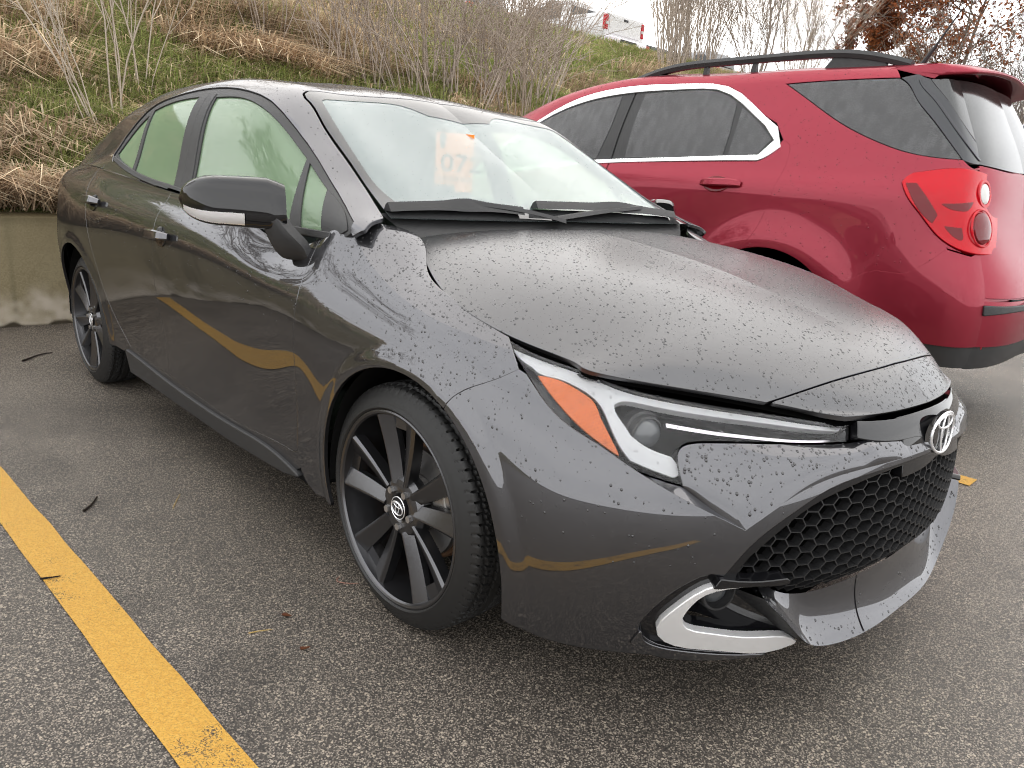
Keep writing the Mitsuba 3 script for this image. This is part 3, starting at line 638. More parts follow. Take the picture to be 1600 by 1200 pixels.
putn(fk + '__silver_trim', silv, 'satin_silver'); putn(fk2 + '__silver_trim', mirror(silv), 'satin_silver')
wing = slab(belt, path([(.90, .366), (.96, .362), (1.046, .374)], [(1.046, .374), (1.053, .364), (1.030, .354)], [(1.030, .354), (.942, .346), (.89, .335)], [(.89, .335), (.90, .366)]), .012, back=-.02, h=.006, rnd=.003)
putn(fk + '__upper_wing', wing, 'gloss_black'); putn(fk2 + '__upper_wing', mirror(wing), 'gloss_black')
fp = Inset(belt, .030)(np.array([.915]), np.array([.285]))[0]; fn_ = np.array([.93, -.34, .12]); fn_ /= np.linalg.norm(fn_)
def disc_frame(n, up=(0, 0, 1)):
    n = np.asarray(n, float) / np.linalg.norm(n); a = np.cross(up, n); a /= np.linalg.norm(a); return a, np.cross(n, a), n
def place_y(m, at, n):
    """turns a mesh revolved round y so that +y points along n"""
    a, b, c = disc_frame(n); R = np.eye(4); R[:3, 0], R[:3, 1], R[:3, 2], R[:3, 3] = a, c, -b, at
    if np.linalg.det(R[:3, :3]) < 0: R[:3, 0] *= -1
    m = m.copy(); m.apply_transform(R); return m
ring_m = revolve([(.026, -.03), (.040, -.01), (.042, .010), (.040, .014), (.036, .014), (.034, .006), (.030, -.004), (.0, -.010)], 40)
glass_m = revolve([(.029, -.003), (.024, .004), (.013, .008), (0.0005, .009)], 32)
for key, s in ((fk, 1), (fk2, -1)):
    at, nn = fp * [1, s, 1], fn_ * [1, s, 1]
    put(key + '__fog_lamp', place_y(ring_m, at, nn), 'black_plastic', smooth=40); put(key + '__fog_lens', place_y(glass_m, at, nn), 'lens_solid', smooth=True)
fin = slab(belt, path([(.735, .118), (.745, .080), (.793, .050), (.888, .034), (1.065, .004)], [(1.065, .004), (1.05, .0)], [(1.05, .0), (.894, .0)], [(.894, .0), (.784, .014), (.715, .06)], [(.715, .06), (.735, .118)]), .006, back=-.01, h=.007, rnd=.003)
paint('bumper_fin', fin, 'two')
# --- headlights
lens_poly = path(lens_out, lens_in, [(1.165, .906), (1.165, .985)], lens_top)
def in_lens(d): return Inset(belt, lambda u, v: lens_depth(u, v) + d)
def rim_wall(S, poly, d0, d1, h=.012):
    p = np.asarray(poly, float); p = np.vstack([p, p[:1]]); t = np.r_[0, np.cumsum(np.linalg.norm(np.diff(p, axis=0) * [1, .6], axis=1))]
    q = np.stack([np.interp(np.arange(0, t[-1], h), t, p[:, k]) for k in (0, 1)], 1)
    P, N = S(q[:, 0], q[:, 1]), S.normal(q[:, 0], q[:, 1]); k = len(q)
    v = np.vstack([P - N * d0, P - N * d1]); i = np.arange(k); j = (i + 1) % k
    return smoothed(v, np.vstack([np.stack([i, j, j + k], 1), np.stack([i, j + k, i + k], 1)]))
HL = P_('headlight')
drl_poly = path([(.336, .978), (.366, .957), (.404, .945)], [(.404, .945), (.424, .934), (.479, .936), (.57, .921)], [(.57, .921), (.602, .902), (.63, .836)], [(.63, .836), (.663, .738), (.678, .714)], [(.678, .714), (.72, .700), (.787, .681)], [(.787, .681), (.797, .690), (.786, .750)], [(.786, .750), (.723, .771), (.688, .800)], [(.688, .800), (.674, .834), (.656, .885), (.66, .907)], [(.66, .907), (.70, .938), (.807, .951), (.919, .955), (1.15, .966)], [(1.15, .966), (1.155, .978)], [(1.155, .978), (.95, .978)], [(.95, .978), (.336, .978)])
amber_poly = path([(.427, .918), (.478, .926), (.560, .905)], [(.560, .905), (.583, .892), (.602, .84)], [(.602, .84), (.645, .722)], [(.645, .722), (.568, .772), (.502, .832), (.427, .918)])
inner_strip = path([(.80, .905), (.92, .905), (1.15, .930)], [(1.15, .930), (1.15, .921)], [(1.15, .921), (.92, .893), (.80, .890)], [(.80, .890), (.80, .905)])
sets = [('housing', panel(in_lens(.055), lens_poly, h=.02, depth=0), 'lamp_dark'), ('bezel', rim_wall(LENS, lens_poly, .003, .057), 'lamp_dark'),
        ('light_guide', slab(in_lens(.020), drl_poly, .006, back=-.012, h=.006), 'light_guide'), ('amber_reflector', slab(in_lens(.014), amber_poly, .003, back=-.01, h=.006), 'amber'),
        ('lower_strip', slab(in_lens(.040), inner_strip, .004, back=-.006, h=.008), 'chrome'),
        ('cover', panel(LENS, lens_poly, h=.010, depth=.0), 'lamp_glass')]
h1, h2 = new_key(HL), new_key(HL)
tag(h1); 
for nm, m, mt in sets:
    putn(f'{h1}__{nm}', m, mt); putn(f'{h2}__{nm}', mirror(m), mt)
pp = in_lens(.045)(np.array([.745]), np.array([.842]))[0]; pn = np.array([.96, -.26, .05])
proj_m = revolve([(.045, -.035), (.046, -.012), (.040, -.010), (.038, .004), (.034, .006), (.033, .002)], 40); ball = revolve([(.033, .0), (.029, .010), (.020, .018), (.010, .021), (.0004, .022)], 40)
drums = [box(.012, .052, .034, at=pp + [-.02, -.006, .004], r=.004)]
put(h1 + '__projector', place_y(proj_m, pp, pn), 'black_plastic', smooth=35); put(h1 + '__projector_lens', place_y(ball, pp, pn), 'lens_solid', smooth=True)
put(h2 + '__projector', place_y(proj_m, pp * [1, -1, 1], pn * [1, -1, 1]), 'black_plastic', smooth=35); put(h2 + '__projector_lens', place_y(ball, pp * [1, -1, 1], pn * [1, -1, 1]), 'lens_solid', smooth=True)
DROPS_CLEAR.append(drops_on(both(panel(LENS, lens_poly, h=.02, depth=0)), 260, .0014, .0034, 21, up=.15))
# --- roof, pillars, glass
win_top = [(-.330, .078), (-.44, .145), (-.561, .205), (-.70, .268), (-.82, .312), (-.92, .340), (-1.056, .372), (-1.159, .386), (-1.307, .397), (-1.536, .398), (-1.75, .383), (-2.011, .347), (-2.20, .303), (-2.32, .225), (-2.385, .149), (-2.41, .085)]
win_low = [(-2.41, .085), (-2.395, .066), (-2.30, .050), (-2.147, .028), (-1.942, .010)], [(-1.942, .010), (-1.736, .003), (-1.0, .003), (-.612, .004), (-.42, .010)], [(-.42, .010), (-.335, .022), (-.318, .048), (-.330, .078)]
a_line = [(-.300, .165), (-.44, .238), (-.605, .308), (-.822, .392), (-.923, .430), (-.99, .452), (-1.012, .478)]
head_line = [(-1.012, .478), (-1.010, .64), (-1.012, .8), (-1.012, 1.0)]
roof_poly = path(a_line, head_line, [(-1.012, 1.0), (-3.36, 1.0)], [(-3.36, 1.0), (-3.36, .0)], [(-3.36, .0), (-2.455, .002)], [(-2.455, .002), (-2.41, .085)], rev(win_top), [(-.330, .078), (-.318, .045), (-.30, .03)], [(-.30, .03), (-.272, .06)], [(-.272, .06), (-.300, .165)])
roof = panel(upper, roof_poly, gap=.0018, h=.018)
paint('roof_and_pillars', roof, True, 2200, 18, keep=lambda c: (c[:, 0] > -2.3) * 1.0)
frame_poly = path(win_top, *win_low)
f_glass = path([(-1.382, .022), (-1.41, .13), (-1.45, .27), (-1.474, .352)], [(-1.474, .352), (-1.233, .360), (-1.065, .338), (-.9, .303), (-.735, .250)], [(-.735, .250), (-.695, .16), (-.64, .020)], [(-.64, .020), (-1.382, .022)])
f_quart = path([(-.572, .022), (-.64, .13), (-.706, .238)], [(-.706, .238), (-.557, .176)], [(-.557, .176), (-.46, .028)], [(-.46, .028), (-.572, .022)])
r_glass = path([(-2.028, .028), (-2.06, .16), (-2.10, .296)], [(-2.10, .296), (-1.886, .332), (-1.620, .352)], [(-1.620, .352), (-1.575, .2), (-1.555, .018)], [(-1.555, .018), (-1.75, .014), (-2.028, .028)])
r_quart = path([(-2.366, .090), (-2.31, .16), (-2.235, .225), (-2.135, .272)], [(-2.135, .272), (-2.10, .16), (-2.068, .034)], [(-2.068, .034), (-2.2, .046), (-2.366, .090)])
WF = Inset(upper, .006)
frame = panel(WF, frame_poly, gap=.003, h=.014, depth=.015, holes=[f_glass, f_quart, r_glass, r_quart])
wk = putn(P_('window_frame'), frame, 'grey_plastic'); wk2 = putn(P_('window_frame'), mirror(frame), 'grey_plastic')
WG = Inset(upper, .012)
for nm, poly in (('front_door_window', f_glass), ('front_quarter_window', f_quart), ('rear_door_window', r_glass), ('rear_quarter_window', r_quart)):
    m = panel(WG, poly, gap=-.004, h=.025, depth=0)
    putn(P_(nm), m, 'side_glass'); putn(P_(nm), mirror(m), 'side_glass')
up_door = panel(upper, path([(-2.445, .0), (-2.445, .075)], [(-2.445, .075), (-2.41, .082), (-2.395, .064), (-2.30, .048), (-2.147, .026), (-1.942, .008)], [(-1.942, .008), (-1.90, .0)], [(-1.90, .0), (-2.445, .0)]), h=.01, depth=.006)
putn('grey_hatchback__rear_door__upper_skin', up_door, 'paint_grey'); putn('grey_hatchback__rear_door_001__upper_skin', mirror(up_door), 'paint_grey')
bp = slab(WF, path([(-1.545, .012), (-1.60, .2), (-1.628, .362)], [(-1.628, .362), (-1.556, .366)], [(-1.556, .366), (-1.53, .2), (-1.475, .012)], [(-1.475, .012), (-1.545, .012)]), .003, back=-.004, h=.014)
bp2 = slab(WF, path([(-1.470, .012), (-1.526, .2), (-1.551, .366)], [(-1.551, .366), (-1.490, .366)], [(-1.490, .366), (-1.455, .2), (-1.393, .012)], [(-1.393, .012), (-1.470, .012)]), .003, back=-.004, h=.014)
for m in (bp, bp2):
    putn(wk + '__pillar_cover', m, 'grey_plastic'); putn(wk2 + '__pillar_cover', mirror(m), 'grey_plastic')
sail = slab(WF, path([(-.452, .030), (-.548, .172)], [(-.548, .172), (-.36, .072), (-.338, .046)], [(-.338, .046), (-.36, .028), (-.452, .030)]), .004, back=-.004, h=.01)
putn(wk + '__sail_panel', sail, 'grey_plastic'); putn(wk2 + '__sail_panel', mirror(sail), 'grey_plastic')
mould = slab(upper, path(rev(win_low[1])[::-1][0:1] + [(-2.30, .046), (-1.942, .006)], [(-1.942, .006), (-1.736, .001), (-1.0, .001), (-.55, .001)], [(-.55, .001), (-.55, .015)], [(-.55, .015), (-1.0, .016), (-1.736, .016)], [(-1.736, .016), (-1.942, .024), (-2.30, .062)], [(-2.30, .062), (-2.30, .046)]) if False else path([(-2.36, .058), (-2.147, .026), (-1.942, .008)], [(-1.942, .008), (-1.736, .001), (-1.0, .001), (-.40, .008)], [(-.40, .008), (-.40, .024)], [(-.40, .024), (-1.0, .017), (-1.736, .017)], [(-1.736, .017), (-1.942, .024), (-2.147, .042), (-2.36, .072)], [(-2.36, .072), (-2.36, .058)]), .005, back=-.006, h=.01, rnd=.004)
putn(P_('belt_moulding'), mould, 'grey_plastic'); putn(P_('belt_moulding'), mirror(mould), 'grey_plastic')
ws_glass = [(-.268, 1.0), (-.268, .75), (-.275, .5), (-.29, .30), (-.300, .19)]
a_in = [(-.300, .19), (-.44, .249), (-.605, .318), (-.822, .400), (-.923, .438), (-.985, .458), (-1.005, .485)]
ws_poly = path(ws_glass, a_in, [(-1.005, .485), (-1.003, .64), (-1.005, .8), (-1.005, 1.0)], [(-1.005, 1.0), (-.268, 1.0)])
ws = panel(Inset(upper, .002), ws_poly, h=.03, depth=0)
putn(P_('windscreen'), both(ws), 'windscreen_glass')
see = path([(-.335, 1.0), (-.338, .6), (-.345, .33), (-.352, .285)], [(-.352, .285), (-.432, .288), (-.56, .330), (-.75, .408), (-.905, .470)], [(-.905, .470), (-.930, .485), (-.938, .515)], [(-.938, .515), (-.955, .64), (-.957, .7)], [(-.957, .7), (-.945, .78), (-.880, .86)], [(-.880, .86), (-.86, 1.0)], [(-.86, 1.0), (-.335, 1.0)])
frit = panel(Inset(upper, .005), ws_poly, h=.02, depth=0, holes=[np.vstack([see * [1, 1]])])
ff = shapely.Polygon(ws_poly).difference(shapely.Polygon(np.clip(see, None, [9, 1.2]) + 0).union(shapely.box(-.335 - .525, .99, -.335, 1.3)))
ff = max(getattr(ff, 'geoms', [ff]), key=lambda q: q.area)
fr_parts = [panel(Inset(upper, .0005), np.asarray(q.exterior.coords)[:-1], h=.015, depth=0) for q in getattr(shapely.Polygon(ws_poly).difference(shapely.Polygon(see).buffer(0)), 'geoms', [shapely.Polygon(ws_poly).difference(shapely.Polygon(see).buffer(0))]) if q.area > 1e-4]
putn(P_('windscreen_border'), both(join(*fr_parts)), 'screen_border')
DROPS_CLEAR.append(drops_on(both(ws), 2200, .0007, .0020, 22, up=0))
cowl = Loft(hood(np.zeros(30), np.linspace(0, 1, 30)) + [-.004, 0, -.010], upper(np.full(30, -.34), np.linspace(1, .19, 30)) + [0, 0, -.008], 0)
putn(P_('cowl_panel'), both(sheet(cowl, np.linspace(0, 1, 40), np.linspace(0, 1, 6))), 'grey_plastic')
# --- wheels: one wheel is built round the y axis (outer face at -y), then placed four times
def wheel_parts(kind='sport'):
    W = {}
    prof = [(.222, .085), (.236, .090), (.262, .098), (.296, .098), (.3105, .088), (.3150, .074), (.3178, .040), (.3186, 0), (.3180, -.038), (.3158, -.060), (.3120, -.069), (.3005, -.0775), (.287, -.0850), (.273, -.0915), (.264, -.0945), (.2585, -.0950), (.2545, -.0905), (.2530, -.086), (.2530, -.060)]
    fine = spline(np.array(prof), 110); n = 540
    th = np.arange(n) * 2 * np.pi / n
    r = np.repeat(fine[:, :1], n, 1); y = np.repeat(fine[:, 1:2], n, 1)
    tread = (fine[:, 0] > .3115)[:, None]
    pitch = 78; ph = (th[None] * pitch / (2 * np.pi) + y * 9) % 1
    zig = .0035 * np.sign(np.sin(th * pitch))[None]
    groove = np.zeros_like(r)
    for gy in (-.052, -.018, .018, .052): groove = np.maximum(groove, (np.abs(y - gy + zig * .5) < .0048).astype(float))
    lat = (ph < .13) & (np.abs(y) > .024); lat2 = ((ph + .5) % 1 < .08) & (np.abs(y) < .052) & (np.abs(y) > .018)
    r = np.where(tread, r - .0065 * np.maximum(groove, np.maximum(lat, lat2 * .6)), r)
    should = (fine[:, 0] > .296)[:, None] & (np.abs(y) > .064)
    r = np.where(should & (ph < .13), r - .003, r)
    ribs = ((fine[:, 0] > .2590) & (fine[:, 0] < .2640) & (fine[:, 1] < 0))[:, None]
    y = np.where(ribs, y - .0012, y)
    v = np.stack([r * np.cos(th), y, r * np.sin(th)], -1).reshape(-1, 3)
    W['tyre'] = (trimesh.Trimesh(v, grid_faces(len(fine), n, True), process=False), 'rubber', 40)
    lipm = revolve([(.2530, -.062), (.2550, -.086), (.2540, -.0925), (.2500, -.0940), (.2450, -.0915), (.2415, -.086), (.2395, -.066), (.2300, -.02), (.218, .03), (.222, .085)], 120)
    # spokes: five pairs, each arm a faceted bar from the hub to the lip
    sp = []
    hub = revolve([(.0004, -.062), (.030, -.063), (.034, -.066), (.040, -.070), (.056, -.071), (.072, -.066), (.082, -.052), (.084, -.030), (.060, -.02)], 60)
    rr = np.linspace(.060, .2455, 12)
    for q in range(5):
        for s in (-1, 1):
            base = math.radians(102 + 72 * q)
            secs = []
            for x in rr:
                t = (x - .060) / .183
                off = s * (.015 + .043 * t)
                w = .0175 + .0140 * t
                top = -.074 + .004 * np.sin(np.pi * t) - .012 * t
                low = top + .036 - .006 * t
                # skewed section: ridge close to the outer side, long slope towards the pair's middle
                ridge = off + s * w * .55
                secs.append([(off - w, low), (off - w * .94, top + (.017 if s > 0 else .005)), (ridge - .003, top), (ridge + .003, top), (off + w * .94, top + (.005 if s > 0 else .017)), (off + w, low)])
            v = np.array([[(x, yy, z) for z, yy in sec] for x, sec in zip(rr, secs)])
            k = v.shape[1]; f = grid_faces(len(rr), k, True)
            j = np.arange(1, k - 1); e = (len(rr) - 1) * k
            f = np.vstack([f, np.stack([0 * j, j, j + 1], 1), np.stack([0 * j + e, e + j + 1, e + j], 1)])
            m = trimesh.Trimesh(v.reshape(-1, 3), f, process=False)
            if m.volume < 0: m.invert()
            m.apply_transform(trimesh.transformations.rotation_matrix(-base, [0, 1, 0])); sp.append(m)
        # shallow web closing each pair near the lip
        web = []
        for x, w in ((.205, .030), (.2455, .046)):
            web.append([(x, -.064, -w), (x, -.064, w), (x, -.036, w), (x, -.036, -w)])
        wv = np.array(web).reshape(-1, 3); m = trimesh.convex.convex_hull(wv)
        m.apply_transform(trimesh.transformations.rotation_matrix(-math.radians(102 + 72 * q), [0, 1, 0])); sp.append(m)
    W['rim'] = (cat([lipm, hub] + sp), 'rim', 24)
    W['hub_cap'] = (revolve([(.031, -.060), (.031, -.0735), (.028, -.0755), (.0004, -.0765)], 40), 'gloss_black', 30)
    t = np.linspace(0, 2 * np.pi, 41)
    el = lambda a, b, cz=0: np.c_[a * np.cos(t), 0 * t - .0775, b * np.sin(t) + cz]
    W['hub_emblem'] = (cat([tube(el(.0235, .0165), .0016, 6, False), tube(el(.0075, .0155), .0013, 6, False), tube(el(.0155, .0055, .0085), .0013, 6, False), revolve([(.0275, -.0752), (.0290, -.0765), (.0305, -.0752)], 40)]), 'bright_trim', 40)
    nuts = []
    for q in range(5):
        a = math.radians(66 + 72 * q)
        m = trimesh.creation.cylinder(.0095, .016, sections=6); m.apply_transform(trimesh.transformations.rotation_matrix(np.pi / 2, [1, 0, 0])); m.apply_translation([.050 * math.cos(a), -.072, .050 * math.sin(a)])
        W[f'lug_nut{q}'] = (m, 'steel', 20)
    W['brake_disc'] = (revolve([(.075, -.005), (.142, -.005), (.142, .015), (.075, .015), (.072, -.022), (.02, -.024)], 60), 'steel', 30)
    cal = [box(.10, .05, .055, at=(.135, -.008, .02), r=.012), box(.06, .03, .09, at=(.12, -.02, .0), r=.01)]
    W['brake_caliper'] = (cat(cal), 'steel', 30)
    W['hub_shield'] = (revolve([(.0005, .02), (.15, .02), (.155, .03)], 40), 'rust', 30)
    return W
WP = wheel_parts()
WSRC = {}
def place_wheel(car, to, src=WSRC, parts=WP, caliper=0):
    k = new_key(car + '__wheel')
    for nm, (m, mt, sm) in parts.items():
        base = nm.rstrip('0123456789')
        t = to if base != 'brake_caliper' else to.rotate([0, 1, 0], caliper)
        if nm in src: again(f'{k}__{base}', src[nm], t)
        else: src[nm] = put(f'{k}__{base}', m, mt, smooth=sm, to_world=t)
    return k
for x in (0, -2.64):
    place_wheel(CAR, T().translate([x, -.765, .318]).rotate([0, 1, 0], 8 if x == 0 else 40), caliper=-25 if x == 0 else 150)
    place_wheel(CAR, T().translate([x, .765, .318]).rotate([0, 0, 1], 180).rotate([0, 1, 0], 20), caliper=30)
for (cx, cz, R) in (ARCH_F, ARCH_R):
    a = np.linspace(math.radians(-6), math.radians(186), 40)
    v = np.vstack([np.c_[cx + (R + .012) * np.cos(a), 0 * a + y, cz + (R + .012) * np.sin(a)] for y in (-.845, -.52)])
    m = trimesh.Trimesh(v, grid_faces(2, 40), process=False)
    w = trimesh.creation.cylinder(R + .03, .01, sections=40); w.apply_transform(trimesh.transformations.rotation_matrix(np.pi / 2, [1, 0, 0])); w.apply_translation([cx, -.52, cz + .02])
    for s in (1, -1):
        q = cat([m, w]); q.vertices *= [1, s, 1]
        if s < 0: q.invert()
        put(P_('wheel_arch_liner'), q, 'underbody', smooth=30)
put(P_('underbody'), cat([box(3.9, 1.0, .05, at=(-1.35, 0, .20)), box(1.55, 1.56, .05, at=(-1.32, 0, .19)), box(.30, 1.5, .05, at=(-3.2, 0, .25)), box(.02, 1.0, .5, at=(.42, 0, .45)), box(.25, .62, .03, at=(.62, 0, .20))]), 'underbody', smooth=False)
# dark shell behind the shut lines
sh = panel(Inset(belt, .045), [(-3.3, .06), (-3.3, .97), (-2.35, .985), (-.45, .985), (.30, .93), (.30, .72), (.0, .70), (-.33, .70), (-.50, .12), (-2.05, .14), (-2.35, .72), (-3.0, .72), (-3.1, .1)], h=.06, depth=0)
putn(P_('inner_shell'), both(sh), 'void')
hs = sheet(Inset(hood, .03), np.linspace(.0, 1.21, 20), np.linspace(0, 1, 14))
putn(P_('engine_bay_cover'), both(hs), 'void')
fb_shell = sheet(Inset(belt, .065), np.linspace(.30, 1.62, 40), np.linspace(.50, 1, 14))
putn(P_('bumper_core'), both(fb_shell), 'void')
# --- door mirrors
def mirror_body(s0, s1, zlo, zhi, n=30, k=36, grow=0.0):
    rows = []
    th = np.arange(k) * 2 * np.pi / k
    for t in np.linspace(0, 1, n):
        c = np.array([-.560 - .215 * t ** 1.15, -.865 - .205 * t, 1.024 - .006 * t + .004 * np.sin(t * 3)])
        h = (.069 * (1 - .08 * t) * np.sqrt(max(1 - max((t - .62) / .38, 0) ** 2.4, 0)) * min(1, .80 + t * 1.2) + grow)
        d = (.068 * (1 - .25 * t) * np.sqrt(max(1 - max((t - .70) / .30, 0) ** 2.2, 0)) * min(1, .85 + t) + grow)
        h, d = max(h, .002), max(d, .002)
        co, si = np.cos(th), np.sin(th); e = .50
        a = np.sign(co) * np.abs(co) ** e; b = np.sign(si) * np.abs(si) ** e
        # a flatter rear (mirror) side
        a = np.where(a < 0, a * .55, a)
        fwd = np.array([.93, -.30, 0]); rows.append(c + a[:, None] * d * fwd + b[:, None] * h * np.array([-.10, 0, 1]))
    v = np.array(rows); return v
mv = mirror_body(0, 1, 0, 0); n, k = mv.shape[:2]
mesh = trimesh.Trimesh(np.vstack([mv.reshape(-1, 3), mv[0].mean(0)[None], mv[-1].mean(0)[None]]), np.vstack([grid_faces(n, k, True), np.stack([np.full(k, n * k), (np.arange(k) + 1) % k, np.arange(k)], 1), np.stack([np.full(k, n * k + 1), (n - 1) * k + np.arange(k), (n - 1) * k + (np.arange(k) + 1) % k], 1)]), process=False)
if mesh.volume < 0: mesh.invert()
foot_path = spline([(-.515, -.835, .895), (-.520, -.862, .915), (-.535, -.882, .945), (-.553, -.895, .985)], 16)
tt = np.linspace(0, 1, 16)
foot_sec = np.array([[(sx * (.050 - .016 * t), sy * (.022 + .006 * t)) for sx, sy in ((-1, -.6), (-.6, -1), (.6, -1), (1, -.6), (1, .6), (.6, 1), (-.6, 1), (-1, .6))] for t in tt])
foot = sweep(foot_path, foot_sec, up=(0, -1, .3))
cap_l = np.array([mv[i, j] for i in range(n) for j in range(k)]).reshape(n, k, 3)
band = []
# lower casing: a thin shell over the bottom third
js = [j for j in range(k) if np.sin(j * 2 * np.pi / k) < -.45]
sig_path = [mv[i, 33] for i in range(10, n - 2)]
lower = np.array([[mv[i, j] + (mv[i, j] - mv[i].mean(0)) / np.linalg.norm(mv[i, j] - mv[i].mean(0)) * .0025 for j in js] for i in range(0, n - 1)])
lowm = trimesh.Trimesh(lower.reshape(-1, 3), grid_faces(n - 1, len(js)), process=False)
js2 = [j % k for j in range(k - 5, k - 0)]
sig = np.array([[mv[i, j] + (mv[i, j] - mv[i].mean(0)) / np.linalg.norm(mv[i, j] - mv[i].mean(0)) * .004 for j in js2] for i in range(12, n - 1)])
sigm = trimesh.Trimesh(sig.reshape(-1, 3), grid_faces(len(sig), len(js2)), process=False)
for s in (1, -1):
    MK = new_key(P_('door_mirror'))
    for nm, m, mt, sm in (('cap', mesh, 'gloss_black', 60), ('foot', foot, 'grey_plastic', 40), ('lower_casing', lowm, 'gloss_black', 60), ('turn_signal', sigm, 'bright_trim', 60)):
        q = m.copy(); q.vertices = q.vertices * [1, s, 1]
        if s < 0: q.invert()
        put(f'{MK}__{nm}', q, mt, smooth=sm)
    if s == 1: DROPS.append(drops_on(smoothed(mesh.vertices, mesh.faces), 60, .0012, .003, 31, up=.5))
# --- door handles
def handle(uv, key):
    p, nrm = belt(np.array([uv[0]]), np.array([uv[1]]))[0], belt.normal(np.array([uv[0]]), np.array([uv[1]]))[0]
    tx = np.array([1, 0, 0]) - nrm * nrm[0]; tx /= np.linalg.norm(tx); tz = np.cross(nrm, tx) * -1
    if tz[2] < 0: tz = -tz
    loc = lambda a, b, c: p + tx * a + tz * b + nrm * c
    t = np.linspace(-1, 1, 17)
    path_ = np.array([loc(.105 * q, .004 * q, .010 + .024 * (1 - q ** 4)) for q in t])
    sec = np.array([[(c * (.017 - .006 * abs(q) ** 3), d * .0085) for c, d in ((-1, -.5), (-.7, -1), (.7, -1), (1, -.5), (1, .5), (.7, 1), (-.7, 1), (-1, .5))] for q in t])
    bar_m = sweep(path_, sec, up=nrm)
    th = np.arange(28) * 2 * np.pi / 28
    cup_v = np.vstack([loc(.012, -.010, .0018)[None]] + [np.array([loc(.012 + .048 * r * np.cos(a), -.010 + .030 * r * np.sin(a), z) for a in th]) for r, z in ((.7, .0022), (.92, .0026), (1.0, .0006))])
    cf = [(0, 1 + i, 1 + (i + 1) % 28) for i in range(28)]
    for q in (0, 1): cf += [(1 + q * 28 + i, 1 + q * 28 + 28 + i, 1 + q * 28 + 28 + (i + 1) % 28) for i in range(28)] + [(1 + q * 28 + i, 1 + q * 28 + 28 + (i + 1) % 28, 1 + q * 28 + (i + 1) % 28) for i in range(28)]
    cup = trimesh.Trimesh(cup_v, cf, process=False)
    fl = trimesh.convex.convex_hull(np.array([loc(a, b, c) for a, b, c in [(-.022, .0, 0), (.026, .0, 0), (-.012, .032, 0), (.012, .032, 0), (-.02, .002, .014), (.022, .002, .014), (-.008, .026, .009), (.008, .026, .009)]]))
    sets = (('grip', bar_m, 'paint_grey', 35), ('cup', cup, 'gloss_black', 30), ('lock_cap', fl, 'black_plastic', 20))
    for s in (1, -1):
        hk = new_key(f'{key[0 if s == 1 else 1]}__door_handle')
        for nm, m, mt, sm in sets:
            q = m.copy(); q.vertices = q.vertices * [1, s, 1]
            if s < 0: q.invert()
            if nm == 'grip': put(hk, q, mt, smooth=sm, fresh=False); 
            else: put(f'{key[0 if s == 1 else 1]}__handle_{nm}', q, mt, smooth=sm)
handle((-1.475, .790), ('grey_hatchback__front_door', 'grey_hatchback__front_door_001'))
handle((-2.315, .825), ('grey_hatchback__rear_door', 'grey_hatchback__rear_door_001'))
# --- wipers, lying along the foot of the windscreen
def wiper(pts, armpts):
    k = new_key(P_('wiper'))
    bp = spline(pts, 24); t = np.linspace(0, 1, 24); h = .017 + .009 * np.exp(-((t - .55) / .14) ** 2)
    sec = np.array([[(-.020, -.4 * q), (.020, -.4 * q), (.010, q * .5), (.003, q), (-.008, q * .6)] for q in h])
    put(k + '__blade', sweep(bp, sec), 'black_plastic', smooth=30)
    ap = spline(armpts, 20); sec = np.array([[(-.011 - .004 * a, -.005), (.011 + .004 * a, -.005), (.008, .006), (-.008, .006)] for a in np.linspace(0, 1, 20)])
    put(k + '__arm', sweep(ap, sec), 'black_plastic', smooth=30)
def onscreen(u, v, up): p = upper(np.array([u]), np.array([v]))[0]; return p + np.array([.0, 0, up])
wiper([onscreen(-.325, .20, .012), onscreen(-.318, .35, .016), onscreen(-.308, .55, .017), onscreen(-.29, .75, .014)], [onscreen(-.312, .52, .030), onscreen(-.296, .66, .026), onscreen(-.27, .84, .016), onscreen(-.25, .93, .008)])
def onleft(u, v, up): return onscreen(u, v, up) * [1, -1, 1]
wiper([onscreen(-.330, .86, .014), onleft(-.325, .90, .018), onleft(-.325, .60, .018), onleft(-.318, .28, .016)], [onleft(-.318, .52, .034), onleft(-.295, .80, .022), onscreen(-.265, .90, .010)])
# --- cabin
put(P_('dashboard'), cat([box(.45, 1.36, .10, at=(-.52, 0, .90), r=.04), box(.30, 1.30, .20, at=(-.68, 0, .80), r=.06), box(.16, .42, .07, at=(-.66, .37, .955), r=.03)]), 'dash', smooth=40)
put(P_('cabin_floor'), cat([box(2.4, 1.5, .04, at=(-1.75, 0, .32)), box(1.9, .2, .25, at=(-1.4, 0, .45), r=.04), box(.9, 1.3, .03, at=(-2.95, 0, .93))]), 'cloth', smooth=30)
def seat(x, y, w=.50):
    k = new_key(P_('seat'))
    put(k + '__cushion', box(.50, w, .15, at=(x, y, .52), r=.06), 'cloth', smooth=50)
    b = box(.14, w * .96, .62, at=(0, 0, .31), r=.06); b.apply_transform(trimesh.transformations.rotation_matrix(-.30, [0, 1, 0])); b.apply_translation([x - .24, y, .54])
    put(k + '__backrest', b, 'cloth', smooth=50)
    put(k + '__headrest', box(.10, w * .5, .17, at=(x - .47, y, 1.22), r=.045), 'cloth', smooth=50)
for y in (-.36, .36): seat(-1.15, y)
for y in (-.38, .38): seat(-2.0, y, .6)
sw_t = np.linspace(0, 2 * np.pi, 49); ring = np.c_[.05 * np.sin(sw_t) * 1.6, .185 * np.cos(sw_t), .165 * np.sin(sw_t)] + [-.87, .37, .88]
SWK = P_('steering_wheel'); USED.add(SWK)
